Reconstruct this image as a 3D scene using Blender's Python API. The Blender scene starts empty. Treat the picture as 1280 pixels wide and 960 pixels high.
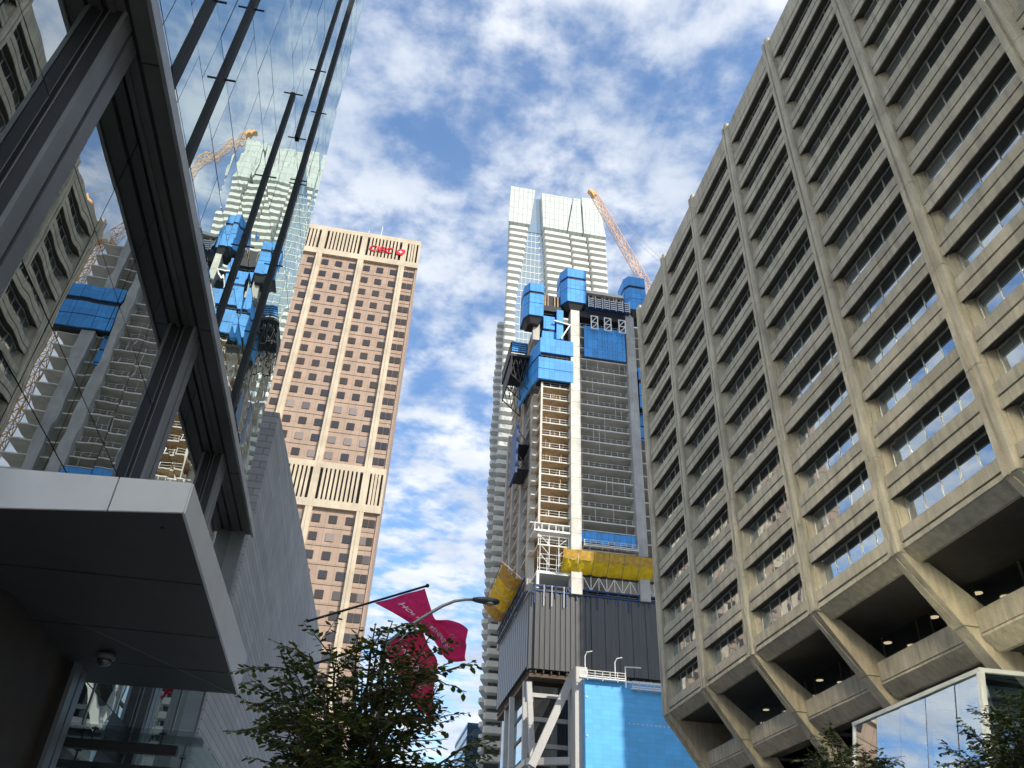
import bpy, bmesh, math, random
from mathutils import Vector, Matrix
R = math.radians
rnd = random.Random(7)
S = bpy.context.scene
COL = S.collection

# ------------------------------------------------------------------ camera
F = 998.0                                   # focal length in pixels of a 1280 wide frame
CAMPOS = Vector((0, 0, 1.6))
d1 = Vector((70, -1388, F)); d2 = Vector((-225, 707, F))
Zc = d1.normalized(); Yc = (d2 - Zc * d2.dot(Zc)).normalized(); Xc = Yc.cross(Zc)
ROT = Matrix((Xc, Yc, Zc))                  # camera (x right, y down, z forward) -> world
cam_d = bpy.data.cameras.new('camera'); cam = bpy.data.objects.new('camera', cam_d); COL.objects.link(cam)
cam_d.sensor_width = 36; cam_d.lens = 36 * F / 1280; cam_d.clip_end = 6000; cam_d.clip_start = .05
m = ROT @ Matrix(((1, 0, 0), (0, -1, 0), (0, 0, -1)))
cam.matrix_world = Matrix.Translation(CAMPOS) @ m.to_4x4()
S.camera = cam

def ray(px, py): return ROT @ Vector((px - 640, py - 480, F))
def at(px, py, Y):                           # a survey point of the photograph on the plane y = Y
    r = ray(px, py); return CAMPOS + r * (Y / r.y)
def atx(px, py, X):
    r = ray(px, py); return CAMPOS + r * (X / r.x)

# ------------------------------------------------------------------ mesh helper
class MB:
    def __init__(s): s.v = []; s.f = []; s.mi = []; s.cur = 0
    def add(s, vs, fs):
        o = len(s.v); s.v += [tuple(p) for p in vs]
        for f in fs: s.f.append(tuple(i + o for i in f)); s.mi.append(s.cur)
        return s
    def box(s, x0, x1, y0, y1, z0, z1):
        vs = [(x, y, z) for z in (z0, z1) for x, y in ((x0, y0), (x1, y0), (x1, y1), (x0, y1))]
        return s.hexa(vs)
    def hexa(s, vs):
        return s.add(vs, [(3, 2, 1, 0), (4, 5, 6, 7), (0, 1, 5, 4), (1, 2, 6, 5), (2, 3, 7, 6), (3, 0, 4, 7)])
    def loft(s, rings, cap=True):
        n = len(rings[0]); vs = [p for r in rings for p in r]; fs = []
        for k in range(len(rings) - 1):
            for i in range(n):
                j = (i + 1) % n
                fs.append((k*n+i, k*n+j, (k+1)*n+j, (k+1)*n+i))
        if cap: fs.append(tuple(range(n-1, -1, -1))); fs.append(tuple((len(rings)-1)*n + i for i in range(n)))
        return s.add(vs, fs)
    def prism(s, poly, z0, z1): return s.loft([[(x, y, z0) for x, y in poly], [(x, y, z1) for x, y in poly]])
    def profile_y(s, poly, y0, y1): return s.loft([[(x, y0, z) for x, z in poly], [(x, y1, z) for x, z in poly]])
    def profile_x(s, poly, x0, x1): return s.loft([[(x0, y, z) for y, z in poly], [(x1, y, z) for y, z in poly]])
    def bar(s, p, q, w, h=None):
        h = h or w; p = Vector(p); q = Vector(q); d = (q - p).normalized()
        u = d.cross(Vector((0, 0, 1)));
        if u.length < 1e-3: u = Vector((1, 0, 0))
        u.normalize(); t = u.cross(d)
        r = [u*a*w/2 + t*b*h/2 for a, b in ((-1, -1), (1, -1), (1, 1), (-1, 1))]
        return s.loft([[p + k for k in r], [q + k for k in r]])
    def tube(s, pts, rad, n=8):
        pts = [Vector(p) for p in pts]
        if not isinstance(rad, (list, tuple)): rad = [rad]*len(pts)
        rings = []
        for i, p in enumerate(pts):
            d = (pts[min(i+1, len(pts)-1)] - pts[max(i-1, 0)]).normalized()
            u = d.cross(Vector((.13, .21, .97))).normalized(); t = d.cross(u)
            rings.append([p + (u*math.cos(a) + t*math.sin(a))*rad[i] for a in (2*math.pi*k/n for k in range(n))])
        return s.loft(rings)
    def quad(s, a, b, c, d): return s.add([a, b, c, d], [(0, 1, 2, 3)])
    def build(s, name, mat, parent=None, smooth=False):
        org = Vector((0, 0, 0)); p = parent
        while p is not None: org = org + Vector(p.location); p = p.parent
        me = bpy.data.meshes.new(name)
        me.from_pydata([tuple(Vector(v) - org) for v in s.v], [], s.f)
        mats = mat if isinstance(mat, (list, tuple)) else [mat]
        for k in mats: me.materials.append(k)
        if len(mats) > 1: me.polygons.foreach_set('material_index', s.mi)
        bm = bmesh.new(); bm.from_mesh(me); bmesh.ops.recalc_face_normals(bm, faces=bm.faces); bm.to_mesh(me); bm.free()
        if smooth: me.polygons.foreach_set('use_smooth', [True]*len(me.polygons))
        o = bpy.data.objects.new(name, me); COL.objects.link(o)
        if parent is not None: o.parent = parent
        return o

def tag(o, label=None, cat=None, group=None, kind=None):
    if label: o['label'] = label
    if cat: o['category'] = cat
    if group: o['group'] = group
    if kind: o['kind'] = kind
    return o
def thing(name, label, cat, loc, group=None):
    o = bpy.data.objects.new(name, None); COL.objects.link(o); o.location = loc
    return tag(o, label, cat, group)
def dup(o, parent, off=(0, 0, 0)):
    c = o.copy(); COL.objects.link(c); c.parent = parent; c.location = Vector(o.location) + Vector(off)
    for ch in list(o.children): 
        d = ch.copy(); COL.objects.link(d); d.parent = c
    return c
def structure(name, mb, mat): return tag(mb.build(name, mat), kind='structure')

# ------------------------------------------------------------------ materials
class NT:
    def __init__(s, name):
        s.m = bpy.data.materials.new(name); s.m.use_nodes = True; s.t = s.m.node_tree; s.t.nodes.clear()
        s.out = s.n('ShaderNodeOutputMaterial')
    def n(s, typ, **kw):
        nd = s.t.nodes.new(typ)
        for k, v in kw.items():
            if k in nd.inputs: nd.inputs[k].default_value = v
            else: setattr(nd, k, v)
        return nd
    def l(s, a, b): s.t.links.new(a, b)
    def coords(s, scale=(1, 1, 1), kind='Object'):
        tc = s.n('ShaderNodeTexCoord'); mp = s.n('ShaderNodeMapping'); mp.inputs['Scale'].default_value = scale
        s.l(tc.outputs[kind], mp.inputs['Vector']); return mp.outputs['Vector']
    def noise(s, vec, scale, detail=4, rough=.55):
        nd = s.n('ShaderNodeTexNoise'); nd.inputs['Scale'].default_value = scale; nd.inputs['Detail'].default_value = detail
        nd.inputs['Roughness'].default_value = rough; s.l(vec, nd.inputs['Vector']); return nd.outputs['Fac']
    def ramp(s, fac, stops):
        nd = s.n('ShaderNodeValToRGB'); e = nd.color_ramp.elements
        while len(e) < len(stops): e.new(.5)
        for k, (p, c) in enumerate(stops): e[k].position = p; e[k].color = (*c, 1) if len(c) == 3 else c
        s.l(fac, nd.inputs['Fac']); return nd.outputs['Color']
    def mul(s, a, b, fac=1.0, mode='MULTIPLY'):
        nd = s.n('ShaderNodeMix', data_type='RGBA', blend_type=mode); nd.inputs[0].default_value = fac
        s.l(a, nd.inputs[6]); s.l(b, nd.inputs[7]); return nd.outputs[2]
    def rgb(s, c):
        nd = s.n('ShaderNodeRGB'); nd.outputs[0].default_value = (*c, 1); return nd.outputs[0]
    def bump(s, h, strength=.3, dist=.02):
        nd = s.n('ShaderNodeBump'); nd.inputs['Strength'].default_value = strength; nd.inputs['Distance'].default_value = dist
        s.l(h, nd.inputs['Height']); return nd.outputs['Normal']
    def pbr(s, color=None, rough=.7, metal=0., bump=None, spec=.5, alpha=None):
        p = s.n('ShaderNodeBsdfPrincipled'); p.inputs['Roughness'].default_value = rough; p.inputs['Metallic'].default_value = metal
        p.inputs['Specular IOR Level'].default_value = spec
        if color is not None:
            if isinstance(color, tuple): p.inputs['Base Color'].default_value = (*color, 1)
            else: s.l(color, p.inputs['Base Color'])
        if bump is not None: s.l(bump, p.inputs['Normal'])
        s.l(p.outputs[0], s.out.inputs['Surface']); s.p = p; return s.m

def g(c, k): return tuple(x*k for x in c)
def plain(name, c, rough=.6, metal=0., var=.25, scale=1.5, spec=.5, grain=None):
    t = NT(name); v = t.coords(grain or (1, 1, 1))
    f = t.noise(v, scale, 5)
    col = t.ramp(f, [(.3, g(c, 1-var)), (.7, g(c, 1+var*.6))])
    return t.pbr(col, rough, metal, spec=spec)
def concrete(name, c, streak=.35, scale=.5, bumpd=.006):
    t = NT(name); v = t.coords(); vs = t.coords((1.1, 1.1, .12))
    a = t.ramp(t.noise(v, scale, 6, .62), [(.28, g(c, .74)), (.72, g(c, 1.16))])
    b = t.ramp(t.noise(vs, 2.2, 5, .6), [(.3, (1-streak,)*3), (.62, (1.03, 1.02, 1.0))])
    gcol = t.ramp(t.noise(v, 14, 4, .7), [(.3, (.86, .86, .86)), (.7, (1.06, 1.06, 1.06))])
    col = t.mul(t.mul(a, b), gcol)
    return t.pbr(col, .86, bump=t.bump(t.noise(v, 22, 5, .7), .35, bumpd), spec=.3)
def mirror_glass(name, body, tint, base=.3, edge=.65, wave=.004, wscale=.35, rough=.0, var=0.0):
    """coated glazing: a dark body behind a reflecting coat that grows towards grazing angles"""
    t = NT(name); v = t.coords()
    nb = t.bump(t.noise(v, wscale, 2, .4), 1.0, wave)
    d = t.n('ShaderNodeBsdfDiffuse')
    if var:
        oi = t.n('ShaderNodeNewGeometry')
        t.l(t.ramp(oi.outputs['Random Per Island'], [(0, g(body, .7)), (.62, body), (.8, g(body, 1+var)), (1, g(body, 1+var*2.2))]), d.inputs['Color'])
    else: d.inputs['Color'].default_value = (*body, 1)
    gl = t.n('ShaderNodeBsdfGlossy'); gl.inputs['Color'].default_value = (*tint, 1); gl.inputs['Roughness'].default_value = rough
    t.l(nb, gl.inputs['Normal'])
    lw = t.n('ShaderNodeLayerWeight'); lw.inputs['Blend'].default_value = .5
    pw = t.n('ShaderNodeMath', operation='POWER'); t.l(lw.outputs['Facing'], pw.inputs[0]); pw.inputs[1].default_value = 3
    ma = t.n('ShaderNodeMath', operation='MULTIPLY_ADD'); t.l(pw.outputs[0], ma.inputs[0]); ma.inputs[1].default_value = edge; ma.inputs[2].default_value = base
    mx = t.n('ShaderNodeMixShader'); t.l(ma.outputs[0], mx.inputs[0]); t.l(d.outputs[0], mx.inputs[1]); t.l(gl.outputs[0], mx.inputs[2])
    t.l(mx.outputs[0], t.out.inputs['Surface']); return t.m
def clear_glass(name, tint, base=.08, edge=.8):
    t = NT(name)
    tr = t.n('ShaderNodeBsdfTransparent'); tr.inputs['Color'].default_value = (*tint, 1)
    gl = t.n('ShaderNodeBsdfGlossy'); gl.inputs['Roughness'].default_value = 0.0; gl.inputs['Color'].default_value = (.95, 1, 1, 1)
    lw = t.n('ShaderNodeLayerWeight'); lw.inputs['Blend'].default_value = .5
    pw = t.n('ShaderNodeMath', operation='POWER'); t.l(lw.outputs['Facing'], pw.inputs[0]); pw.inputs[1].default_value = 4
    ma = t.n('ShaderNodeMath', operation='MULTIPLY_ADD'); t.l(pw.outputs[0], ma.inputs[0]); ma.inputs[1].default_value = edge; ma.inputs[2].default_value = base
    mx = t.n('ShaderNodeMixShader'); t.l(ma.outputs[0], mx.inputs[0]); t.l(tr.outputs[0], mx.inputs[1]); t.l(gl.outputs[0], mx.inputs[2])
    t.l(mx.outputs[0], t.out.inputs['Surface']); return t.m
def courses(name, c, pitch, length, gap=.04, dark=.45, axis='Y'):
    """long horizontal courses with thin joints"""
    t = NT(name); tc = t.n('ShaderNodeTexCoord'); sp = t.n('ShaderNodeSeparateXYZ'); t.l(tc.outputs['Object'], sp.inputs[0])
    ad = t.n('ShaderNodeMath', operation='ADD'); t.l(sp.outputs['X'], ad.inputs[0]); t.l(sp.outputs['Y'], ad.inputs[1])
    cb = t.n('ShaderNodeCombineXYZ'); t.l(ad.outputs[0], cb.inputs[0]); t.l(sp.outputs['Z'], cb.inputs[1])
    br = t.n('ShaderNodeTexBrick'); t.l(cb.outputs[0], br.inputs['Vector']); br.inputs['Scale'].default_value = 1
    br.inputs['Brick Width'].default_value = length; br.inputs['Row Height'].default_value = pitch; br.inputs['Mortar Size'].default_value = gap
    br.inputs['Mortar Smooth'].default_value = .3; br.inputs['Bias'].default_value = 0
    br.inputs['Color1'].default_value = (*g(c, .9), 1); br.inputs['Color2'].default_value = (*g(c, 1.12), 1); br.inputs['Mortar'].default_value = (*g(c, dark), 1)
    n = t.ramp(t.noise(tc.outputs['Object'], .6, 5), [(.3, (.84,)*3), (.7, (1.08,)*3)])
    inv = t.n('ShaderNodeMath', operation='SUBTRACT'); inv.inputs[0].default_value = 1; t.l(br.outputs['Fac'], inv.inputs[1])
    return t.pbr(t.mul(br.outputs['Color'], n), .6, bump=t.bump(inv.outputs[0], .6, .03))
def leaf_mat(name, cols):
    t = NT(name); gi = t.n('ShaderNodeNewGeometry')
    col = t.ramp(gi.outputs['Random Per Island'], cols)
    d = t.n('ShaderNodeBsdfPrincipled'); t.l(col, d.inputs['Base Color']); d.inputs['Roughness'].default_value = .5; d.inputs['Specular IOR Level'].default_value = .35
    tr = t.n('ShaderNodeBsdfTranslucent'); t.l(t.mul(col, t.rgb((1.2, 1.5, .5))), tr.inputs['Color'])
    mx = t.n('ShaderNodeMixShader'); mx.inputs[0].default_value = .22; t.l(d.outputs[0], mx.inputs[1]); t.l(tr.outputs[0], mx.inputs[2])
    t.l(mx.outputs[0], t.out.inputs['Surface']); return t.m
def cloth_mat(name, c):
    t = NT(name); v = t.coords(); col = t.ramp(t.noise(v, 3, 4), [(.3, g(c, .85)), (.7, g(c, 1.1))])
    d = t.n('ShaderNodeBsdfDiffuse'); t.l(col, d.inputs['Color']); tr = t.n('ShaderNodeBsdfTranslucent'); t.l(col, tr.inputs['Color'])
    mx = t.n('ShaderNodeMixShader'); mx.inputs[0].default_value = .45; t.l(d.outputs[0], mx.inputs[1]); t.l(tr.outputs[0], mx.inputs[2])
    t.l(mx.outputs[0], t.out.inputs['Surface']); return t.m
def panel_mat(name, c, px, pz, rough=.5, gap=.02, dark=.6, var=.1, axis='XZ', spec=.5):
    t = NT(name); tc = t.n('ShaderNodeTexCoord'); sp = t.n('ShaderNodeSeparateXYZ'); t.l(tc.outputs['Object'], sp.inputs[0])
    cb = t.n('ShaderNodeCombineXYZ')
    if axis == 'S':
        ad = t.n('ShaderNodeMath', operation='ADD'); t.l(sp.outputs['X'], ad.inputs[0]); t.l(sp.outputs['Y'], ad.inputs[1]); t.l(ad.outputs[0], cb.inputs[0]); t.l(sp.outputs['Z'], cb.inputs[1])
    else:
        t.l(sp.outputs[axis[0]], cb.inputs[0]); t.l(sp.outputs[axis[1]], cb.inputs[1])
    br = t.n('ShaderNodeTexBrick'); br.offset = 0; t.l(cb.outputs[0], br.inputs['Vector']); br.inputs['Scale'].default_value = 1
    br.inputs['Brick Width'].default_value = px; br.inputs['Row Height'].default_value = pz; br.inputs['Mortar Size'].default_value = gap
    br.inputs['Color1'].default_value = (*g(c, 1-var), 1); br.inputs['Color2'].default_value = (*g(c, 1+var), 1); br.inputs['Mortar'].default_value = (*g(c, dark), 1)
    n = t.ramp(t.noise(tc.outputs['Object'], .35, 5), [(.3, (.9,)*3), (.7, (1.06,)*3)])
    return t.pbr(t.mul(br.outputs['Color'], n), rough, spec=spec)
def emit(name, c, s):
    t = NT(name); e = t.n('ShaderNodeEmission'); e.inputs['Color'].default_value = (*c, 1); e.inputs['Strength'].default_value = s
    t.l(e.outputs[0], t.out.inputs['Surface']); return t.m

M = {}
M['brut'] = concrete('weathered_concrete', (.54, .485, .375), .32, .35)
M['brut2'] = concrete('weathered_concrete_pale', (.59, .53, .41), .32, .5)
M['bronze'] = plain('bronze_metal', (.16, .145, .125), .45, .6)
M['alu'] = plain('aluminium', (.62, .61, .58), .4, .55)
M['brut_glass'] = mirror_glass('office_window_glass', (.05, .055, .055), (.86, .93, .96), .50, .5, .010, .5, 0, 1.6)
M['dark_in'] = plain('dark_interior', (.02, .02, .02), .9)
M['lamp_warm'] = emit('warm_ceiling_lamp', (1, .75, .45), .75)
M['facade_glass'] = mirror_glass('reflective_facade_glass', (.09, .13, .12), (.90, .99, .955), .56, .42, .007, .5)
M['reflector'] = mirror_glass('added_sun_reflector', (.2, .2, .19), (1.0, .95, .76), .97, .03, .004, .3, .26)  # made-up reflector finish that throws warm sun onto the office block
M['shop_glass'] = mirror_glass('dark_shop_glass', (.012, .014, .014), (.90, .95, .94), .46, .46, .0035, .6)
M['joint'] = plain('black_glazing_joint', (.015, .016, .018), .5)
M['fin'] = plain('charcoal_metal', (.018, .021, .024), .6, 0, spec=.25)
M['ledge'] = plain('dark_grey_metal_panel', (.13, .13, .124), .42, .2, .15)
M['lip'] = plain('light_metal_edge', (.42, .42, .41), .35, .5)
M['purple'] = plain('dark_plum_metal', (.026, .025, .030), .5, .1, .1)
M['greymet'] = plain('mid_grey_metal', (.20, .21, .22), .42, .2, .12)
M['fascia'] = plain('pale_metal_fascia', (.86, .87, .88), .42, .05, .05)
M['soffit'] = plain('charcoal_soffit_panel', (.075, .077, .08), .5, .1, .12)
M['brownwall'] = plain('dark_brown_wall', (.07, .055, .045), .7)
M['clear'] = clear_glass('clear_glass', (.80, .9, .9))
M['zinc'] = courses('grey_long_course_cladding', (.52, .525, .53), .36, 9.0, .022, .5)
M['cream'] = concrete('cream_precast', (.63, .54, .415), .08, .2, .002)
M['tan'] = panel_mat('tan_spandrel_panel', (.40, .285, .21), 1.72, 3.88, .55, .035, .6, .07)
M['cibc_glass'] = mirror_glass('brown_tinted_window', (.045, .037, .032), (.72, .62, .55), .12, .45, .004, .5, 0, 3.0)
M['slot'] = plain('dark_louvre', (.03, .028, .026), .8)
M['red'] = plain('red_sign_enamel', (.62, .02, .04), .4, 0, .05)
M['balc'] = plain('white_balcony_panel', (.66, .675, .635), .45, 0, .08, .3)
M['balc_under'] = plain('pale_balcony_soffit', (.5, .5, .48), .7)
M['crown'] = panel_mat('white_crown_glazing', (.60, .645, .60), 1.7, 3.1, .3, .10, .62, .05)
M['tower_glass'] = mirror_glass('pale_blue_tower_glass', (.16, .22, .24), (.9, .97, 1), .42, .45, .003, .2)
M['pane_dark'] = mirror_glass('dark_tower_glass', (.06, .07, .075), (.9, .95, 1), .16, .5)  # darker body and weaker coat than the strip glazing
M['conc'] = concrete('new_concrete', (.56, .535, .48), .12, .25)
M['conc_white'] = concrete('pale_new_concrete', (.76, .73, .66), .1, .25)
M['conc_grey'] = concrete('grey_new_concrete', (.47, .465, .45), .15, .25)
M['ply'] = plain('orange_plywood', (.50, .34, .19), .8, 0, .3, .8)
M['plydark'] = plain('brown_timber', (.11, .075, .05), .8, 0, .4, 1.2)
M['blue'] = panel_mat('blue_formwork_panel', (.055, .33, .78), 1.2, 2.6, .5, .04, .5, .13, 'S')
M['bluedark'] = plain('dark_blue_steel', (.02, .06, .18), .5, .1)
M['bluemem'] = panel_mat('blue_wall_membrane', (.10, .46, .88), 1.5, .75, .5, .02, .75, .06, 'S')
M['steel_dark'] = plain('dark_steel', (.03, .03, .034), .55, .3)
M['galv'] = plain('galvanised_steel', (.58, .58, .56), .45, .5, .1)
M['whitesteel'] = plain('white_painted_steel', (.78, .78, .75), .45, 0, .08)
M['yellow'] = plain('yellow_debris_net', (.85, .58, .015), .75, 0, .22, .8)
M['hoard'] = plain('black_corrugated_sheet', (.085, .085, .085), .42, .25, .2, 1.0, grain=(6, 6, .25))
M['boxcol'] = plain('grey_box_column', (.46, .45, .43), .5, .15, .08)
M['base_glass'] = mirror_glass('podium_glass', (.02, .02, .02), (.85, .9, .95), .22, .6, .004, .3)
M['crane'] = plain('orange_crane_steel', (.74, .43, .19), .55, .1, .1)
M['amber'] = plain('amber_debris_mesh', (.55, .33, .05), .8, 0, .3, 1.2)
M['flag'] = cloth_mat('crimson_flag_cloth', (.74, .045, .17))
M['flag2'] = cloth_mat('red_flag_cloth', (.66, .05, .12))
M['white_txt'] = plain('white_lettering', (.85, .82, .82), .7, 0, .03)
M['pole'] = plain('black_flagpole', (.02, .02, .022), .4, .3)
M['lamp_steel'] = plain('grey_lamp_steel', (.30, .30, .29), .42, .5, .12)
M['lamp_head'] = plain('dark_lamp_housing', (.09, .095, .10), .45, .3)
M['lens'] = plain('lamp_lens', (.45, .45, .42), .2)
M['bark'] = plain('tree_bark', (.07, .055, .042), .85, 0, .35, 8)
M['leaf'] = leaf_mat('elm_leaf', [(0, (.036, .058, .018)), (.45, (.062, .095, .026)), (.8, (.095, .13, .034)), (.93, (.13, .13, .025)), (1, (.2, .14, .02))])
M['leaf2'] = leaf_mat('street_tree_leaf', [(0, (.022, .042, .014)), (.5, (.045, .072, .022)), (.9, (.08, .105, .03)), (1, (.13, .12, .03))])
M['asphalt'] = plain('asphalt', (.055, .055, .055), .9, 0, .3, 3)
M['walk'] = panel_mat('pavement_slabs', (.44, .43, .40), 1.5, 1.5, .85, .02, .6, .08, 'XY')
M['ground'] = plain('city_ground', (.26, .25, .235), .95)
M['kerb'] = concrete('kerb_concrete', (.42, .41, .39))
M['paint'] = plain('road_paint', (.75, .72, .6), .7)
M['box_glass'] = clear_glass('entrance_glass', (.5, .62, .64), .58, .40)
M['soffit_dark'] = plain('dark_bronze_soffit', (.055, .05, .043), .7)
M['lobby_clear'] = clear_glass('clear_lobby_glass', (.62, .68, .68), .28, .6)
M['deepglass'] = mirror_glass('lobby_glass', (.02, .02, .02), (.8, .85, .9), .30, .5, .004, .3)
M['navy_glass'] = mirror_glass('navy_tower_glass', (.02, .06, .10), (.75, .9, 1), .22, .5)

# ------------------------------------------------------------------ sun and sky
SUN_AZ, SUN_EL = 38.0, 33.0     # azimuth measured from straight behind the camera towards its right
az = R(SUN_AZ); el = R(SUN_EL)
sdir = Vector((math.sin(az)*math.cos(el), -math.cos(az)*math.cos(el), math.sin(el)))
sl = bpy.data.lights.new('sun', 'SUN'); sl.energy = 2.75; sl.angle = R(.53); sl.color = (1, .93, .80)
so = bpy.data.objects.new('sun', sl); COL.objects.link(so); so.location = sdir*300
so.rotation_euler = sdir.to_track_quat('Z', 'Y').to_euler()

W = bpy.data.worlds.new('World'); S.world = W; W.use_nodes = True
nt = W.node_tree; nt.nodes.clear()
def wn(typ, **kw):
    nd = nt.nodes.new(typ)
    for k, v in kw.items(): setattr(nd, k, v)
    return nd
L = nt.links.new
wo = wn('ShaderNodeOutputWorld'); bg = wn('ShaderNodeBackground'); bg.inputs['Strength'].default_value = .15; L(bg.outputs[0], wo.inputs[0])
sky = wn('ShaderNodeTexSky', sky_type='NISHITA', sun_disc=False, sun_elevation=el, sun_rotation=math.atan2(sdir.x, sdir.y), altitude=100, air_density=1.0, dust_density=.6, ozone_density=2.0)
tc = wn('ShaderNodeTexCoord'); sp = wn('ShaderNodeSeparateXYZ'); L(tc.outputs['Generated'], sp.inputs[0])
mxz = wn('ShaderNodeMath', operation='MAXIMUM'); L(sp.outputs['Z'], mxz.inputs[0]); mxz.inputs[1].default_value = .06
dx = wn('ShaderNodeMath', operation='DIVIDE'); L(sp.outputs['X'], dx.inputs[0]); L(mxz.outputs[0], dx.inputs[1])
dy = wn('ShaderNodeMath', operation='DIVIDE'); L(sp.outputs['Y'], dy.inputs[0]); L(mxz.outputs[0], dy.inputs[1])
cb = wn('ShaderNodeCombineXYZ'); L(dx.outputs[0], cb.inputs[0]); L(dy.outputs[0], cb.inputs[1])
cb.inputs[2].default_value = 3.7
def wnoise(scale, detail, rough, dist=0., off=0.):
    nd = wn('ShaderNodeTexNoise'); nd.inputs['Scale'].default_value = scale; nd.inputs['Detail'].default_value = detail
    nd.inputs['Roughness'].default_value = rough; nd.inputs['Distortion'].default_value = dist
    mp = wn('ShaderNodeMapping'); mp.inputs['Location'].default_value = (off, off*.7, 0); L(cb.outputs[0], mp.inputs[0]); L(mp.outputs[0], nd.inputs['Vector']); return nd.outputs['Fac']
def wmath(op, a, b):
    nd = wn('ShaderNodeMath', operation=op)
    for i, v in enumerate((a, b)):
        if isinstance(v, (int, float)): nd.inputs[i].default_value = v
        else: L(v, nd.inputs[i])
    return nd.outputs[0]
big = wnoise(1.6, 2, .5, 0, 5.3); small = wnoise(8.5, 10, .58, .1, 1.7)
cov = wmath('ADD', wmath('MULTIPLY', big, .50), wmath('MULTIPLY', small, .68))
rp = wn('ShaderNodeValToRGB'); rp.color_ramp.elements[0].position = .46; rp.color_ramp.elements[1].position = .675; rp.color_ramp.elements[0].color = (.14, .14, .14, 1); rp.color_ramp.elements[1].color = (.98, .98, .98, 1); L(cov, rp.inputs[0])
rp.color_ramp.interpolation = 'EASE'
thick = wnoise(3.6, 7, .55, .1, 9.1)
cc = wn('ShaderNodeValToRGB'); cc.color_ramp.elements[0].position = .3; cc.color_ramp.elements[0].color = (2.2, 2.55, 3.15, 1); cc.color_ramp.elements[1].position = .72; cc.color_ramp.elements[1].color = (4.0, 4.1, 4.25, 1); L(thick, cc.inputs[0])
mix = wn('ShaderNodeMix', data_type='RGBA'); L(rp.outputs[0], mix.inputs[0]); hs = wn('ShaderNodeHueSaturation'); hs.inputs['Saturation'].default_value = 1.25; hs.inputs['Value'].default_value = 1.0; L(sky.outputs[0], hs.inputs['Color']); L(hs.outputs[0], mix.inputs[6]); L(cc.outputs[0], mix.inputs[7])
L(mix.outputs[2], bg.inputs['Color'])

S.view_settings.view_transform = 'Standard'; S.view_settings.look = 'None'; S.view_settings.gamma = 1; S.view_settings.exposure = 0.88
S.view_settings.use_curve_mapping = False
S.render.engine = 'CYCLES'
S.cycles.max_bounces = 8; S.cycles.glossy_bounces = 5; S.cycles.diffuse_bounces = 4; S.cycles.transparent_max_bounces = 8
S.cycles.blur_glossy = .08; S.cycles.sample_clamp_indirect = 30; S.cycles.use_denoising = True
S.cycles.caustics_reflective = True

# ------------------------------------------------------------------ ground
b = MB(); b.quad((-3000, -3000, 0), (3000, -3000, 0), (3000, 3000, 0), (-3000, 3000, 0)); structure('ground', b, M['ground'])
b = MB(); b.quad((4, -300, .004), (19, -300, .004), (19, 600, .004), (4, 600, .004)); structure('road', b, M['asphalt'])
b = MB(); b.box(-6.4, 3.7, -300, 600, -.2, .14); structure('pavement', b, M['walk'])
b = MB(); b.box(19.3, 31, -300, 600, -.2, .14); structure('pavement_far_side', b, M['walk'])
b = MB(); b.box(3.7, 4, -300, 600, -.2, .15); b.box(19, 19.3, -300, 600, -.2, .15); structure('kerb', b, M['kerb'])
b = MB()
for k in range(-20, 60): b.quad((11.4, k*9, .008), (11.55, k*9, .008), (11.55, k*9+3.5, .008), (11.4, k*9+3.5, .008))
structure('road_markings', b, M['paint'])

# ------------------------------------------------------------------ brutalist office block on the right
XF = 27.0; BAY = 9.2; P0 = -37.6; NB = 12            # pilasters at P0 + k*BAY; the last one is the far corner
PIL = [P0 + BAY*k for k in range(NB+1)]             # ... 17.6, 26.8, 36.0, 45.2, 54.4, 63.6, 72.8
ZG0 = 20.5; FP = 3.3; NF = 14; ZTOP = 68.75
office = thing('office_block', 'long brutalist concrete office block with deep-set strip windows on leaning legs', 'office building', (40, 35, 0))
b = MB(); b.box(28.0, 62, P0, PIL[-1]-.2, 19.9, 67.9); b.box(38.5, 62, P0, PIL[-1]-.4, 15.3, 19.9); b.box(36.5, 62, P0, PIL[-1]-.4, 0, 15.3); b.build('core_wall', M['dark_in'], office)
b = MB(); b.box(28.0, 62, PIL[-1]-.2, PIL[-1]+.35, 20.2, 68.2); b.build('end_wall', M['brut'], office)
for k in range(NF+1):
    z = ZG0 + k*FP
    if k == 0: prof = [(27.0, z-.34), (27.0, z-.06), (27.26, z-.06), (27.26, z+.06), (27.0, z+.06), (27.0, z+.74), (27.95, z+.82), (27.95, z-.30)]
    elif k == NF: prof = [(27.0, z-.68), (27.0, z-.06), (27.26, z-.06), (27.26, z+.06), (27.0, z+.06), (27.0, ZTOP), (28.8, ZTOP), (28.8, z-.25), (27.2, z-.25), (27.2, z-.6)]
    else: prof = [(27.0, z-.68), (27.0, z-.06), (27.26, z-.06), (27.26, z+.06), (27.0, z+.06), (27.0, z+.74), (27.95, z+.82), (27.95, z+.1), (27.3, z-.1), (27.2, z-.6)]
    b = MB(); b.profile_y(prof, P0-.3, PIL[-1]-.3); o = b.build('spandrel', M['brut'], office)
    b = MB(); b.box(27.12, 27.25, P0-.3, PIL[-1]-.35, z-.058, z+.058); b.build('groove_shade_strip', M['joint'], o)  # dark strip stands in for the shade deep in the groove
    if k: b = MB(); b.profile_y([(27.12, z-.672), (28.0, z-.36), (28.0, z-.2), (27.12, z-.55)], P0-.3, PIL[-1]-.3); b.build('soffit_lining', M['soffit_dark'], o)
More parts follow.
